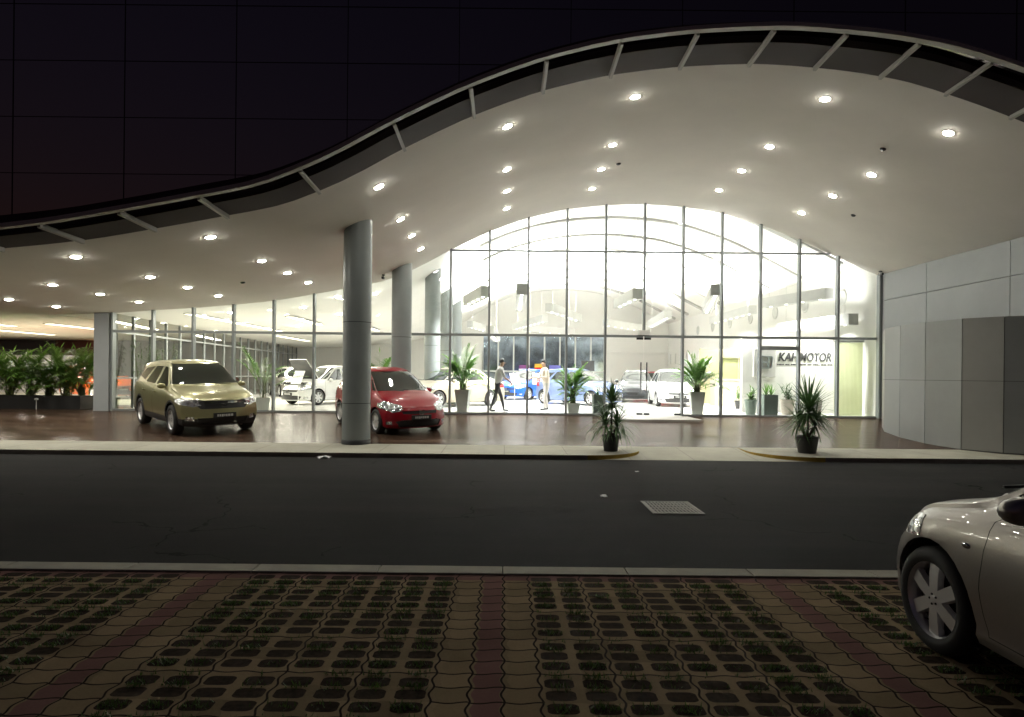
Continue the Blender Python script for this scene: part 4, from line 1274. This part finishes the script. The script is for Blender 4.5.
for k, (x, y) in enumerate(((-16.35, 19.95), (-14.6, 19.95))):
    t = thing('garden_light', f'small pale stake light on the floor before the trough, {("farther from", "nearer")[k]} the square column', 'garden light', (x, y, FZ if y > FY else deckz(y)), 0, 'small stake lights')
    bm = BM(); tube(bm, [(0, 0, 0), (0, 0, .3)], .012, 6); mesh_obj('stake', bm, M['fixture_white'], t)
    bm = BM(); lathe(bm, [(0, .36), (.05, .35), (.06, .3), (.03, .29)], 12); mesh_obj('head', bm, M['fixture_white'], t)

# ------------------------------------------------------------------ cars
def park(o, x, y, hx, hy, tilt=True, z=None):
    rz = math.atan2(hy, hx)
    m = Matrix.Rotation(math.atan(.04) if tilt else 0, 4, 'X') @ Matrix.Rotation(rz, 4, 'Z')
    o.matrix_basis = Matrix.Translation((x, y, deckz(y) if z is None else z)) @ m
suv = build_car('suv_car', 'champagne gold sport utility car parked on the brown forecourt', M['champagne'], SUV); park(suv, -7.82, 16.1, .68, -.73)
red = build_car('hatchback_car', 'dark red hatchback parked on the forecourt behind the front column', M['red'], HATCH); park(red, -3.05, 16.55, .56, -.83)
near = build_car('parked_car', 'silver car with six spoke wheel on the grass pavers, nose to the road', M['silver'], COMPACT); park(near, 3.34, 2.45, 0, 1, False, 0.)
IN = 'cars displayed inside the showroom'
def shown(src, label, col, x, y, hx, hy, old):
    o = copy_tree(src, None, {old: col}); o['label'] = label; o['group'] = IN; park(o, x, y, hx, hy, False, FZ); return o
shown(near, 'beige saloon seen from the side behind the tall white palm pot', M['beige'], -2.03, 24.6, -.71, -.7, M['silver'])
shown(red, 'bright blue hatchback with info boards in front of it', M['blue'], 1.25, 32.5, -.6, -.8, M['red'])
shown(red, 'pale blue-grey hatchback angled behind the slim palm', M['ice_blue'], 3.1, 27., .72, -.69, M['red'])
shown(near, 'dark grey saloon facing out behind the glass door handles', M['graphite'], 6.35, 31., -.28, -.96, M['silver'])
shown(red, 'white hatchback facing out beside the full palm in its white pot', M['white'], 7.05, 27., -.1, -.99, M['red'])
bo = shown(red, 'white hatchback with its black-lined bonnet raised, beside the front column', M['white'], -7.05, 25.7, -.55, -.83, M['red'])
bm = BM()
vs_ = [(0, -.6, 0), (0, .6, 0), (.86, .5, .06), (.86, -.5, .06)]
for z_, mi in ((0, 1), (.035, 0)):
    f = bm.faces.new([bm.verts.new(Vector(p) + Vector((0, 0, z_))) for p in vs_]); f.material_index = mi
bm.verts.ensure_lookup_table()
for i in range(4): bm.faces.new((bm.verts[i], bm.verts[(i + 1) % 4], bm.verts[4 + (i + 1) % 4], bm.verts[4 + i]))
o = mesh_obj('bonnet', bm, [M['white'], M['trim']], bo); o.location = (1.08, 0, 1.0); o.rotation_euler = (0, R(-52), 0)
bm = BM(); box(bm, (1.15, -.55, .78), (1.78, .55, .86)); mesh_obj('engine_cover', bm, M['trim'], bo)
shown(near, 'silver saloon deep inside along the glazed side wall', M['silver'], -11.2, 33.5, .5, -.86, M['silver'])
shown(red, 'small red hatchback far back by the side wall', M['red'], 9.6, 41., -.6, -.8, M['red'])
oc = copy_tree(red, None, {M['red']: M['orange']}); oc['label'] = 'orange hatchback out in the passage, half hidden by the palms and square column'; park(oc, -18.0, 28.3, .85, -.5, False, FZ)

# ------------------------------------------------------------------ people
def cloth(name, c): return worn(name, c, .85, .12, 8.)
M['skin'] = new_mat('skin', (.42, .26, .18), .55); M['hair'] = worn('black_hair', (.012, .01, .009), .6, .3, 20.)
def person(label, loc, rz, shirt, trous, stride=.2, lean=.05, reach=0.):
    t = thing('person', label, 'person', loc, rz)
    me = bpy.data.meshes.new('body')
    V, E, Rd = [], [], []
    def v(p, r_, par=None):
        V.append(p); Rd.append(r_)
        if par is not None: E.append((par, len(V) - 1))
        return len(V) - 1
    L = lean
    pel = v((0, 0, .93), (.125, .16)); wa = v((L * .4, 0, 1.08), (.11, .145), pel); ch = v((L, 0, 1.28), (.12, .17), wa); ne = v((L * 1.3, 0, 1.45), (.075, .09), ch); nk = v((L * 1.5 + .01, 0, 1.51), (.052, .055), ne)
    h0 = v((L * 1.7 + .03, 0, 1.585), (.085, .072), nk); h1 = v((L * 1.8 + .025, 0, 1.68), (.088, .072), h0)
    for s in (1, -1):
        st = stride * s
        hip = v((0, s * .09, .86), (.092, .09), pel); kn = v((st * .5 + .03, s * .1, .5), (.058, .058), hip); an = v((st, s * .1, .1), (.04, .04), kn); he = v((st - .02, s * .1, .045), (.042, .04), an); to = v((st + .17, s * .11, .032), (.03, .042), he)
        sh = v((L * 1.15, s * .19, 1.4), (.062, .062), ne); el = v((L - st * .35 + reach * .1, s * .25, 1.14), (.043, .043), sh); wr_ = v((L - st * .5 + .1 + reach * .3, s * .24, .92 + reach * .25), (.029, .031), el)
        pa = v((L - st * .5 + .13 + reach * .34, s * .235, .86 + reach * .26), (.026, .036), wr_)
        for k, (dx, dy, ln) in enumerate(((.03, 0, .075), (.012, .0, .085), (-.006, 0, .08), (-.022, 0, .065))):
            f1 = v((V[pa][0] + dx, V[pa][1] - s * .004, V[pa][2] - ln * .6), (.009, .009), pa); v((V[f1][0] + .006, V[f1][1] - s * .012, V[f1][2] - ln * .45), (.007, .007), f1)
        th = v((V[wr_][0] + .045, V[wr_][1] - s * .02, V[wr_][2] - .05), (.01, .01), wr_); v((V[th][0] + .015, V[th][1], V[th][2] - .03), (.008, .008), th)
    me.from_pydata(V, E, [])
    o = bpy.data.objects.new('body', me); COL.objects.link(o)
    sk = o.modifiers.new('s', 'SKIN'); su = o.modifiers.new('d', 'SUBSURF'); su.levels = su.render_levels = 2
    for i, sv in enumerate(me.skin_vertices[0].data): sv.radius = Rd[i]; sv.use_root = i == 0
    bpy.context.view_layer.update()
    m2 = bpy.data.meshes.new_from_object(o.evaluated_get(bpy.context.evaluated_depsgraph_get()))
    bpy.data.objects.remove(o); bpy.data.meshes.remove(me)
    m2.name = 'body'
    for mt in (M['skin'], shirt, trous, M['trim']): m2.materials.append(mt)
    for p in m2.polygons:
        c = p.center; p.use_smooth = True
        arm = abs(c.y) > .175 and c.z > .6
        p.material_index = 3 if c.z < .085 else 2 if c.z < .95 and not (arm and c.z > .75 and abs(c.y) > .19) else 0 if (c.z > 1.49 or (arm and c.z < 1.12)) else 1
    body = link(bpy.data.objects.new('body', m2), t)
    hc = Vector((L * 1.8 + .025, 0, 1.645))
    bm = BM(); bmesh.ops.create_uvsphere(bm, u_segments=20, v_segments=14, radius=1)
    for vv in bm.verts: vv.co = Vector((vv.co.x * .103 - .008, vv.co.y * .087, vv.co.z * .118))
    bmesh.ops.delete(bm, geom=[vv for vv in bm.verts if (vv.co.x > .03 and vv.co.z < .06) or vv.co.z < -.045], context='VERTS')
    h = mesh_obj('hair', bm, M['hair'], t, True); h.location = hc + Vector((0, 0, .01))
    bm = BM()
    for s in (1, -1):
        bmesh.ops.create_uvsphere(bm, u_segments=8, v_segments=6, radius=.009, matrix=Matrix.Translation((.083, s * .03, -.005)))
        beam(bm, (.08, s * .017, .014), (.078, s * .045, .014), .008, .006)
    beam(bm, (.076, -.022, -.065), (.076, .022, -.065), .006, .006)
    e = mesh_obj('face_features', bm, M['hair'], t); e.location = hc
    bm = BM(); prism(bm, [(.078, -.035), (.108, -.04), (.084, .008)], -.011, .011, 'Y')
    for s in (1, -1): bmesh.ops.create_uvsphere(bm, u_segments=8, v_segments=6, radius=1, matrix=Matrix.Translation((-.005, s * .083, -.015)) @ Matrix.Diagonal((.018, .009, .03, 1)))
    e = mesh_obj('nose_and_ears', bm, M['skin'], t, True, 40); e.location = hc
    return t
person('person in grey-white shirt and black trousers walking by the beige saloon', (-.25, 21.4, FZ), R(10), cloth('grey_white_shirt', (.5, .48, .48)), cloth('black_trousers', (.015, .015, .017)), .24, .08, .3)
person('person in light beige top and trousers standing near the blue cars', (1.45, 22.4, FZ), R(-160), cloth('beige_top', (.62, .54, .46)), cloth('stone_trousers', (.5, .47, .45)), .1, .05, .9)

# ------------------------------------------------------------------ boards, sign wall, counter
def board(label, x, y, rz, w=.42, h=.55):
    t = thing('info_stand', label, 'display stand', (x, y, FZ), rz, 'white info boards by the cars')
    bm = BM(); lathe(bm, [(0, 0), (.17, 0), (.17, .012), (.02, .025)], 20); tube(bm, [(0, 0, .01), (0, 0, .95)], .014, 8); mesh_obj('post', bm, M['fixture_white'], t)
    bm = BM(); box(bm, (-w / 2, -.008, -h / 2), (w / 2, .008, h / 2)); o = mesh_obj('board', bm, M['board'], t); o.location = (0, -.03, 1.05); o.rotation_euler = (R(-30), 0, 0)
    bm = BM()
    for k in range(5): box(bm, (-w * .36, -.0095, h * .3 - k * .075), (w * (.3 - .09 * (k % 3)), -.0085, h * .3 - k * .075 + .02))
    q_ = mesh_obj('print', bm, M['grey_steel'], o)
board('white tilted info board before the front of the bright blue hatchback', .42, 27.4, .5)
board('white square info board before the door of the bright blue hatchback', 1.42, 28.2, 0)
board('white info board in front of the car with its bonnet raised', -7.55, 23.4, -.3)

S_ = thing('sign_wall', 'white wall with emblem plate and KAH MOTOR lettering facing the glass', 'sign wall', (10.0, 22.35, FZ))
bm = BM(); box(bm, (-1.72, 0, 0), (1.57, .18, 2.62)); mesh_obj('wall', bm, M['white_wall'], S_)
pl = BM(); box(pl, (-1.36, -.07, 1.22), (-.56, -.002, 2.24), 0, .03); pl = mesh_obj('emblem_plate', pl, worn('pale_plate', (.6, .59, .56), .4, .03, 1.), S_)
e = emblem('emblem', .52, M['column'], pl, .05); e.location = (-.96, -.072, 1.75); e.rotation_euler = (R(90), 0, 0)
SG = new_mat('sign_letter_dark', (.05, .05, .055), .4); SG2 = new_mat('sign_letter_grey', (.07, .07, .075), .4)
o = text_mesh('lettering', 'KAH', .42, SG, S_, .012, .2, True); o.location = (-.13, -.015, 1.8); o.scale = (.8, 1, 1); o.rotation_euler = (R(90), 0, 0)
o = text_mesh('lettering', 'MOTOR', .42, SG2, S_, .012, .2, True); o.location = (.82, -.015, 1.8); o.scale = (.72, 1, 1); o.rotation_euler = (R(90), 0, 0)
bm = BM(); rng = random.Random(4); x = -.5
while x < 1.4:
    w_ = rng.uniform(.03, .09); box(bm, (x, -.012, 1.66), (x + w_, -.002, 1.70)); x += w_ + rng.choice((.015, .015, .05))
mesh_obj('small_print', bm, SG2, S_)
# vertical blind in the end bay
t = thing('vertical_blind', 'pale green pleated blind filling the last glass bay before the panelled wall', 'blind', (11.05, 20.6, FZ))
bm = BM(); n = 44; pts = [(-.46 + .92 * k / n, .03 * (k % 2)) for k in range(n + 1)]
a = [bm.verts.new((p[0], p[1], .02)) for p in pts]; b = [bm.verts.new((p[0], p[1], 2.38)) for p in pts]
for k in range(n): bm.faces.new((a[k], a[k + 1], b[k + 1], b[k]))
mesh_obj('slats', bm, M['blind'], t)
bm = BM(); box(bm, (-.48, -.04, 2.385), (.48, .06, 2.45)); mesh_obj('head_rail', bm, M['fixture_white'], t)
# reception
t = thing('reception_counter', 'beige reception counter beside the sign wall', 'counter', (10.0, 27.4, FZ))
bm = BM(); box(bm, (-1.1, -.35, 0), (1.2, -.25, 1.08)); box(bm, (-1.1, -.249, 0), (-1.02, .4, 1.08)); box(bm, (-1.018, -.249, .7), (1.2, .4, .74)); mesh_obj('front', bm, worn('counter_beige', (.46, .42, .33), .5, .05, 1.), t)
bm = BM(); box(bm, (-1.16, -.42, 1.082), (1.22, -.1, 1.12)); mesh_obj('worktop', bm, worn('counter_top', (.6, .58, .52), .3, .05, 1.), t)
t = thing('partition', 'olive partition with a lit green doorway behind the reception counter', 'partition', (10.2, 29.2, FZ))
bm = BM(); box(bm, (-1.3, 0, 0), (-.3, .15, 2.5)); box(bm, (.5, 0, 0), (1.35, .15, 2.5)); box(bm, (-.299, 0, 2.1), (.499, .15, 2.5)); mesh_obj('wall', bm, worn('olive_plaster', (.42, .38, .22), .7, .05, 1.), t)
bm = BM(); box(bm, (-.29, .16, 0), (.49, .2, 2.09)); mesh_obj('doorway_fill', bm, new_mat('green_glow_colour', (.40, .44, .2), .5), t)  # sheet filling the doorway, coloured green to stand for its light
# rear hall odds and ends
for k, (x, z, w_, c, lab) in enumerate(((1.35, 1.75, .75, (.12, .03, .12), 'plum banner with a white band on the rear glass'), (2.45, 1.85, .7, (.65, .4, .05), 'yellow and red banner on the rear glass'), (3.55, 1.75, .8, (.12, .12, .4), 'violet blue banner on the rear glass'))):
    t = thing('banner', lab, 'banner', (x, 45.5, z)); bm = BM(); box(bm, (-w_ / 2, -.01, 0), (w_ / 2, .01, .5)); mesh_obj('cloth', bm, new_mat('banner_cloth', c, .8), t)
    bm = BM(); box(bm, (-w_ / 2, -.016, .12), (w_ / 2, -.011, .24)); mesh_obj('stripe', bm, M['board'] if k != 1 else M['tail_lens'], t)
t = thing('display_screen', 'dark display screen on a stand at the back of the hall', 'screen', (5.3, 41., FZ)); bm = BM(); box(bm, (-.42, -.03, 1.5), (.42, .03, 2.15), 0, .01); mesh_obj('screen', bm, M['trim'], t)
bm = BM(); tube(bm, [(0, 0, 0), (0, 0, 1.5)], .03, 8); box(bm, (-.3, -.2, 0), (.3, .2, .02)); mesh_obj('stand', bm, M['dark_metal'], t)

# ceiling bits
for x, y, lab in ((11.35, 19.4, 'small black camera under the ceiling at the end wall corner'), (-3.62, 18.9, 'small black camera under the ceiling beside the second column')):
    t = thing('security_camera', lab, 'camera', (x, y, ceil(x) - .004)); bm = BM(); lathe(bm, [(.05, 0), (.05, -.025), (.012, -.03), (.012, -.07)], 12); mesh_obj('mount', bm, M['black_plastic'], t, True)
    bm = BM(); box(bm, (-.035, -.12, -.13), (.035, .06, -.065), 0, .008); mesh_obj('housing', bm, M['black_plastic'], t)
for x, y, lab in ((7.75, 13.2, 'larger dark ceiling sensor between the last two downlight rows'), (9.05, 16.7, 'small dark ceiling sensor in the row closest to the curved wall'), (2.75, 15.8, 'tiny dark ceiling sensor over the arch beside a downlight'), (-6.7, 16.3, 'tiny dark ceiling sensor above the champagne car')):
    bm = BM(); lathe(bm, [(.06, .003), (.06, -.015), (.04, -.035), (0, -.04)], 14); o = mesh_obj('ceiling_sensor', bm, M['trim'], None, True); o.location = (x, y, ceil(x)); o.rotation_euler = (0, -math.atan2(ceil(x + .1) - ceil(x - .1), .2), 0); tag(o, lab, 'sensor')

# ------------------------------------------------------------------ on the road
t = thing('drain_grate', 'rectangular iron drain grate set in the road', 'drain grate', (2.03, 7.75, .003)); gm = worn('worn_iron', (.17, .16, .145), .6, .3, 6., .2, .4)
bm = BM()
for lo, hi in (((-.3, -.36), (.3, -.33)), ((-.3, .33), (.3, .36)), ((-.3, -.329), (-.27, .329)), ((.27, -.329), (.3, .329))): box(bm, (*lo, -.02), (*hi, .008))
mesh_obj('frame', bm, gm, t)
bm = BM()
for k in range(13): box(bm, (-.268 + k * .0425, -.328, -.02), (-.268 + k * .0425 + .02, .328, .005))
for k in range(5): box(bm, (-.268, -.27 + .13 * k, -.018), (.268, -.25 + .13 * k, .0025))
mesh_obj('bars', bm, gm, t)
bm = BM(); box(bm, (-.27, -.33, -.04), (.27, .33, -.02)); mesh_obj('pit', bm, M['gap'], t)
def scrap(label, x, y, s, seed, z=0.002):
    rng = random.Random(seed); bm = BM(); n = 5
    g = [[bm.verts.new((s * (i / n - .5) + rng.uniform(-.1, .1) * s, s * .7 * (j / n - .5) + rng.uniform(-.1, .1) * s, rng.uniform(0, .22) * s)) for j in range(n + 1)] for i in range(n + 1)]
    for i in range(n):
        for j in range(n): bm.faces.new((g[i][j], g[i + 1][j], g[i + 1][j + 1], g[i][j + 1]))
    o = mesh_obj('paper_scrap', bm, M['board'], None); o.location = (x, y, z); o.rotation_euler = (0, 0, rng.uniform(0, 3)); tag(o, label, 'litter')
scrap('crumpled pale scrap on the road beside the drain grate', 1.31, 8.4, .12, 1)
scrap('thin pale scrap lying in the gutter below the front column', -3.35, 11.9, .22, 2)
scrap('tiny pale scrap on the road above the drain grate', 2.2, 10.6, .06, 3)
# grass growing in the paver holes
rng = random.Random(77); bm = BM()
for bay in range(-4, 4):
    for u in range(4):
        for hxk in range(2):
            for r_ in range(24):
                xc = X0 + PER * bay + .36 + U * u + U * (.25 + .5 * hxk); yc = Y0 - RW * 3 * (r_ // 3) - (.1, .225, .35)[r_ % 3]
                if abs(xc) > 1. + yc * .86 or (2.4 < xc < 4.4 and yc < 3.2): continue
                edge = u in (0, 3)
                dens = rng.random() * 1.1 + (.3 if edge else -.15) + .35 * math.sin(xc * 2.1 + 1.3) * math.sin(yc * 2.7 + xc)
                nb = int(75 * min(1, max(0, dens)))
                xs0 = xc
                for k in range(nb):
                    x = xs0 + rng.gauss(0, .038); y = yc + rng.gauss(0, .025)
                    if abs(x - xs0) > .08 or abs(y - yc) > .048: continue
                    az = rng.uniform(0, 6.28); h = rng.uniform(.008, .03); w_ = rng.uniform(.0025, .005); ln = rng.uniform(.2, 1.1)
                    dx, dy = math.cos(az), math.sin(az)
                    p = Vector((x, y, .002)); tip = p + Vector((dx * h * ln, dy * h * ln, h)); s = Vector((-dy, dx, 0)) * w_
                    bm.faces.new([bm.verts.new(p - s), bm.verts.new(p + s), bm.verts.new(tip)])
tag(mesh_obj('grass', bm, M['grass']), 'short grass tufts growing in the holes of the paver blocks', 'grass', None, 'stuff')
# ------------------------------------------------------------------ lamps
def lamp(name, typ, loc, energy, col=(1, .93, .8), rot=None, parent=None, **kw):
    L = bpy.data.lights.new(name, typ); L.energy = energy; L.color = col
    for k, v in kw.items(): setattr(L, k, v)
    o = bpy.data.objects.new(name, L); COL.objects.link(o); o.location = loc
    if rot: o.rotation_euler = rot
    if parent is not None: o.parent = parent
    return o
DL_W = 20.
def make_downlight():
    root = thing('downlight', 'x', 'downlight')
    bm = BM(); lathe(bm, [(.088, .004), (.092, -.004), (.104, -.003), (.107, .004)], 24); mesh_obj('trim_ring', bm, M['fixture_white'], root, True)
    bm = BM(); lathe(bm, [(0, -.022), (.03, -.021), (.06, -.0155), (.08, -.0065), (.086, -.001)], 20); mesh_obj('lamp_lens', bm, M['lamp_on'], root)
    return root
dl = make_downlight(); first = True
RN = {-17.3: 'added unseen beyond the trough', -14.9: 'added unseen past the palm trough', -12.5: 'beyond the palm trough', -10.2: 'over the palm trough', -8.0: 'over the champagne car', -5.5: 'just before the front column', -2.38: 'just past the front column', 0.0: 'at the start of the arch', 2.37: 'over the thin-caned kerbside plant', 5.9: 'over the bushy kerbside plant', 8.2: 'closest to the curved wall'}  # outermost two rows are unseen, added to light the palm bed
ON = {11.9: 'nearest the road', 14.4: 'second from the road', 16.1: 'third from the road', 17.8: 'closest to the glass'}
for x in RN:
    ys = [11.9, 14.4, 16.1, 17.8]
    for y in ys:
        o = dl if first else copy_tree(dl); first = False
        o.location = (x, y, ceil(x) - .006)
        sl = math.atan2(ceil(x + .1) - ceil(x - .1), .2)
        o.rotation_euler = (0, -sl, 0)
        o['label'] = f'round downlight {ON[y]} in the row {RN[x]}'
        o['group'] = 'round downlights in the canopy ceiling'
        lamp('downlight_lamp', 'SPOT', (0, 0, -.06), DL_W, (1., .96, .87), None, o, spot_size=R(112), spot_blend=.7, shadow_soft_size=.07)
IL = 'small round downlights inside the flat part of the hall'
for x, y in ((-9.3, 21.6), (-8.9, 24.6), (-7.0, 22.2), (-6.6, 25.5), (-5.6, 21.4), (-5.2, 24.2), (-4.6, 22.6), (-9.1, 28.), (-6.8, 29.)):
    o = copy_tree(dl); o.location = (x, y, vault(x) - .006); o.rotation_euler = (0, 0, 0); o.scale = (.8, .8, 1); o['label'] = 'small round downlight in the flat ceiling inside the glass'; o['group'] = IL
    for k in kids(o):
        if k.type == 'LIGHT': bpy.data.objects.remove(k)
# strips set in the flat ceiling
for (x, y0, y1, lab) in ((-16.8, 23.5, 27.2, 'glowing ceiling strip over the passage beside the square column'), (-19.2, 21.6, 25., 'added ceiling strip brightening the middle of the passage behind the palms'), (-21.9, 27., 31., 'glowing ceiling strip far along the passage by the low wall'), (-10.4, 21., 29.5, 'longest glowing ceiling strip inside, above the champagne car'), (-8.1, 24., 28., 'shorter glowing ceiling strip above the car with its bonnet up'), (-11.4, 32., 37., 'glowing ceiling strip deep inside along the glazed side wall'), (-6.8, 30., 34., 'short glowing ceiling strip deep inside behind the front column')):  # strip behind the palms is added to brighten the passage
    t = thing('strip_light', lab, 'ceiling light', (x, (y0 + y1) / 2, ceil(x) - .002), 0, 'strip lights in the flat ceiling'); h = (y1 - y0) / 2
    bm = BM(); box(bm, (-.17, -h - .02, -.03), (.17, h + .02, -.001)); mesh_obj('housing', bm, M['fixture_white'], t)
    bm = BM(); quad(bm, [(-.14, -h, -.032), (-.14, h, -.032), (.14, h, -.032), (.14, -h, -.032)]); mesh_obj('diffuser', bm, M['strip_on'], t)
    lamp('strip_lamp', 'AREA', (0, 0, -.06), (130. if x < -15 else 55.) * h * 2, (1., .94, .8), None, t, shape='RECTANGLE', size=.25, size_y=2 * h)
# hanging light troughs in the vault
TR = [((5.3, 34.), (8.6, 38.5), 'added very distant light trough hanging over the dark grey saloon'), ((1.2, 39.), (4.4, 41.5), 'added farthest light trough hanging before the rear glass'), ((-2.0, 36.), (-.9, 41.), 'added very distant light trough beside the row of inner columns'), ((11.2, 20.6), (10.67, 24.9), 'low light trough hanging just above the sign wall'), ((-.68, 21.55), (-1.49, 24.61), 'short tilted light trough hanging at the left springing of the arch'), ((.53, 20.9), (.57, 26.6), 'light trough hanging in the third pane from the left of the arch'),  # first three troughs are added to brighten the back of the hall
      ((4.49, 21.8), (4.38, 25.), 'light trough hanging in the middle of the arch above the doors'), ((6.77, 20.6), (8.4, 26.8), 'long light trough hanging right of the doors, running away to the side wall'),
      ((10.72, 21.2), (9.79, 24.3), 'large light trough hanging above the sign wall'), ((7.33, 28.9), (7.92, 35.), 'distant light trough hanging above the white hatchback'), ((1.81, 26.6), (3.57, 31.5), 'distant slanting light trough hanging above the blue cars'),
      ((1.96, 31.8), (.56, 37.7), 'far slanting light trough crossing behind the second trough'), ((-.67, 27.3), (-.45, 34.), 'distant light trough seen below the short tilted one'), ((10.26, 26.6), (10.36, 32.), 'distant light trough along the vented side wall')]
for a, b, lab in TR:
    a, b = Vector((*a, 0)), Vector((*b, 0)); c = (a + b) / 2; d = b - a; L = d.length / 2
    rz = math.atan2(d.y, d.x)
    hz = 3.3 if 'low ' in lab else 4.2
    t = thing('light_trough', lab, 'ceiling light', (c.x, c.y, hz), rz, 'hanging light troughs inside the vault')
    bm = BM()
    box(bm, (-L, -.17, 0), (-L + .03, .17, .36)); box(bm, (L - .03, -.17, 0), (L, .17, .36)); box(bm, (-L + .031, -.17, 0), (L - .031, -.14, .36)); box(bm, (-L + .031, .14, 0), (L - .031, .17, .36)); box(bm, (-L + .031, -.139, .05), (L - .031, .139, .07))
    mesh_obj('housing', bm, M['grey_steel'], t)
    n = max(3, int(L * 2 / .75))
    for k in range(n):
        x = -L + (k + .5) * 2 * L / n
        bm = BM(); lathe(bm, [(.0, -.0), (.04, .0), (.055, .045)], 12, (x, 0, 0)); mesh_obj('spot', bm, M['spot_on'], t)
    for x in (-L * .8, L * .8):
        bm = BM(); zz = vault(c.x + math.cos(rz) * x) - hz - .005; tube(bm, [(x, 0, .06), (x, 0, zz)], .008, 6); mesh_obj('hanger', bm, M['grey_steel'], t)
    lamp('uplight', 'AREA', (0, 0, .2), (75. if c.y < 25 else 900.) * L / 1.6, (1., .99, .97), (PI, 0, 0), t, shape='RECTANGLE', size=2 * L - .1, size_y=.24, spread=R(95 if c.y < 25 else 150))
    for x in (-L * .5, L * .5): lamp('track_spot', 'SPOT', (x, 0, -.04), (130. if hz < 4 else 640. if c.y < 27 else 470.) * L / 1.6, (1., .985, .965), None, t, spot_size=R(150), spot_blend=.7, shadow_soft_size=.06)
lamp('wall_lamp_glow', 'POINT', (-22.9, 36.3, 2.8), 3, (1., .35, .05), shadow_soft_size=.15)

# ------------------------------------------------------------------ sky and camera
W = bpy.data.worlds.new('World'); SC.world = W; W.use_nodes = True
nt = W.node_tree; bg = nt.nodes['Background']
sky = nt.nodes.new('ShaderNodeTexSky'); sky.sky_type = 'NISHITA'; sky.sun_disc = False
sky.sun_elevation = R(-1.5); sky.sun_rotation = R(215); sky.air_density = 1.6; sky.dust_density = 3.; sky.ozone_density = 2.
tint = nt.nodes.new('ShaderNodeMix'); tint.data_type = 'RGBA'; tint.blend_type = 'MULTIPLY'; tint.inputs[0].default_value = 1.; tint.inputs[7].default_value = (1.3, .78, .82, 1)
nt.links.new(sky.outputs[0], tint.inputs[6]); nt.links.new(tint.outputs[2], bg.inputs[0])
bg.inputs[1].default_value = .15
cam = bpy.data.cameras.new('camera'); co = bpy.data.objects.new('camera', cam); COL.objects.link(co)
cam.sensor_width = 36.; cam.lens = 22.5; cam.shift_x = 7 / 1024; cam.shift_y = 15.5 / 1024; cam.clip_start = .05; cam.clip_end = 1000.
co.location = (0, 0, 1.6); co.rotation_euler = (R(90), -.01, 0); SC.camera = co
vs = SC.view_settings
vs.view_transform = 'Standard'; vs.look = 'None'; vs.exposure = 0.; vs.gamma = 1.; vs.use_curve_mapping = False
cy = SC.cycles
cy.use_denoising = True; cy.use_light_tree = True; cy.max_bounces = 8; cy.diffuse_bounces = 4; cy.glossy_bounces = 4; cy.transmission_bounces = 4; cy.transparent_max_bounces = 12
cy.caustics_reflective = False; cy.caustics_refractive = False; cy.sample_clamp_indirect = 8.
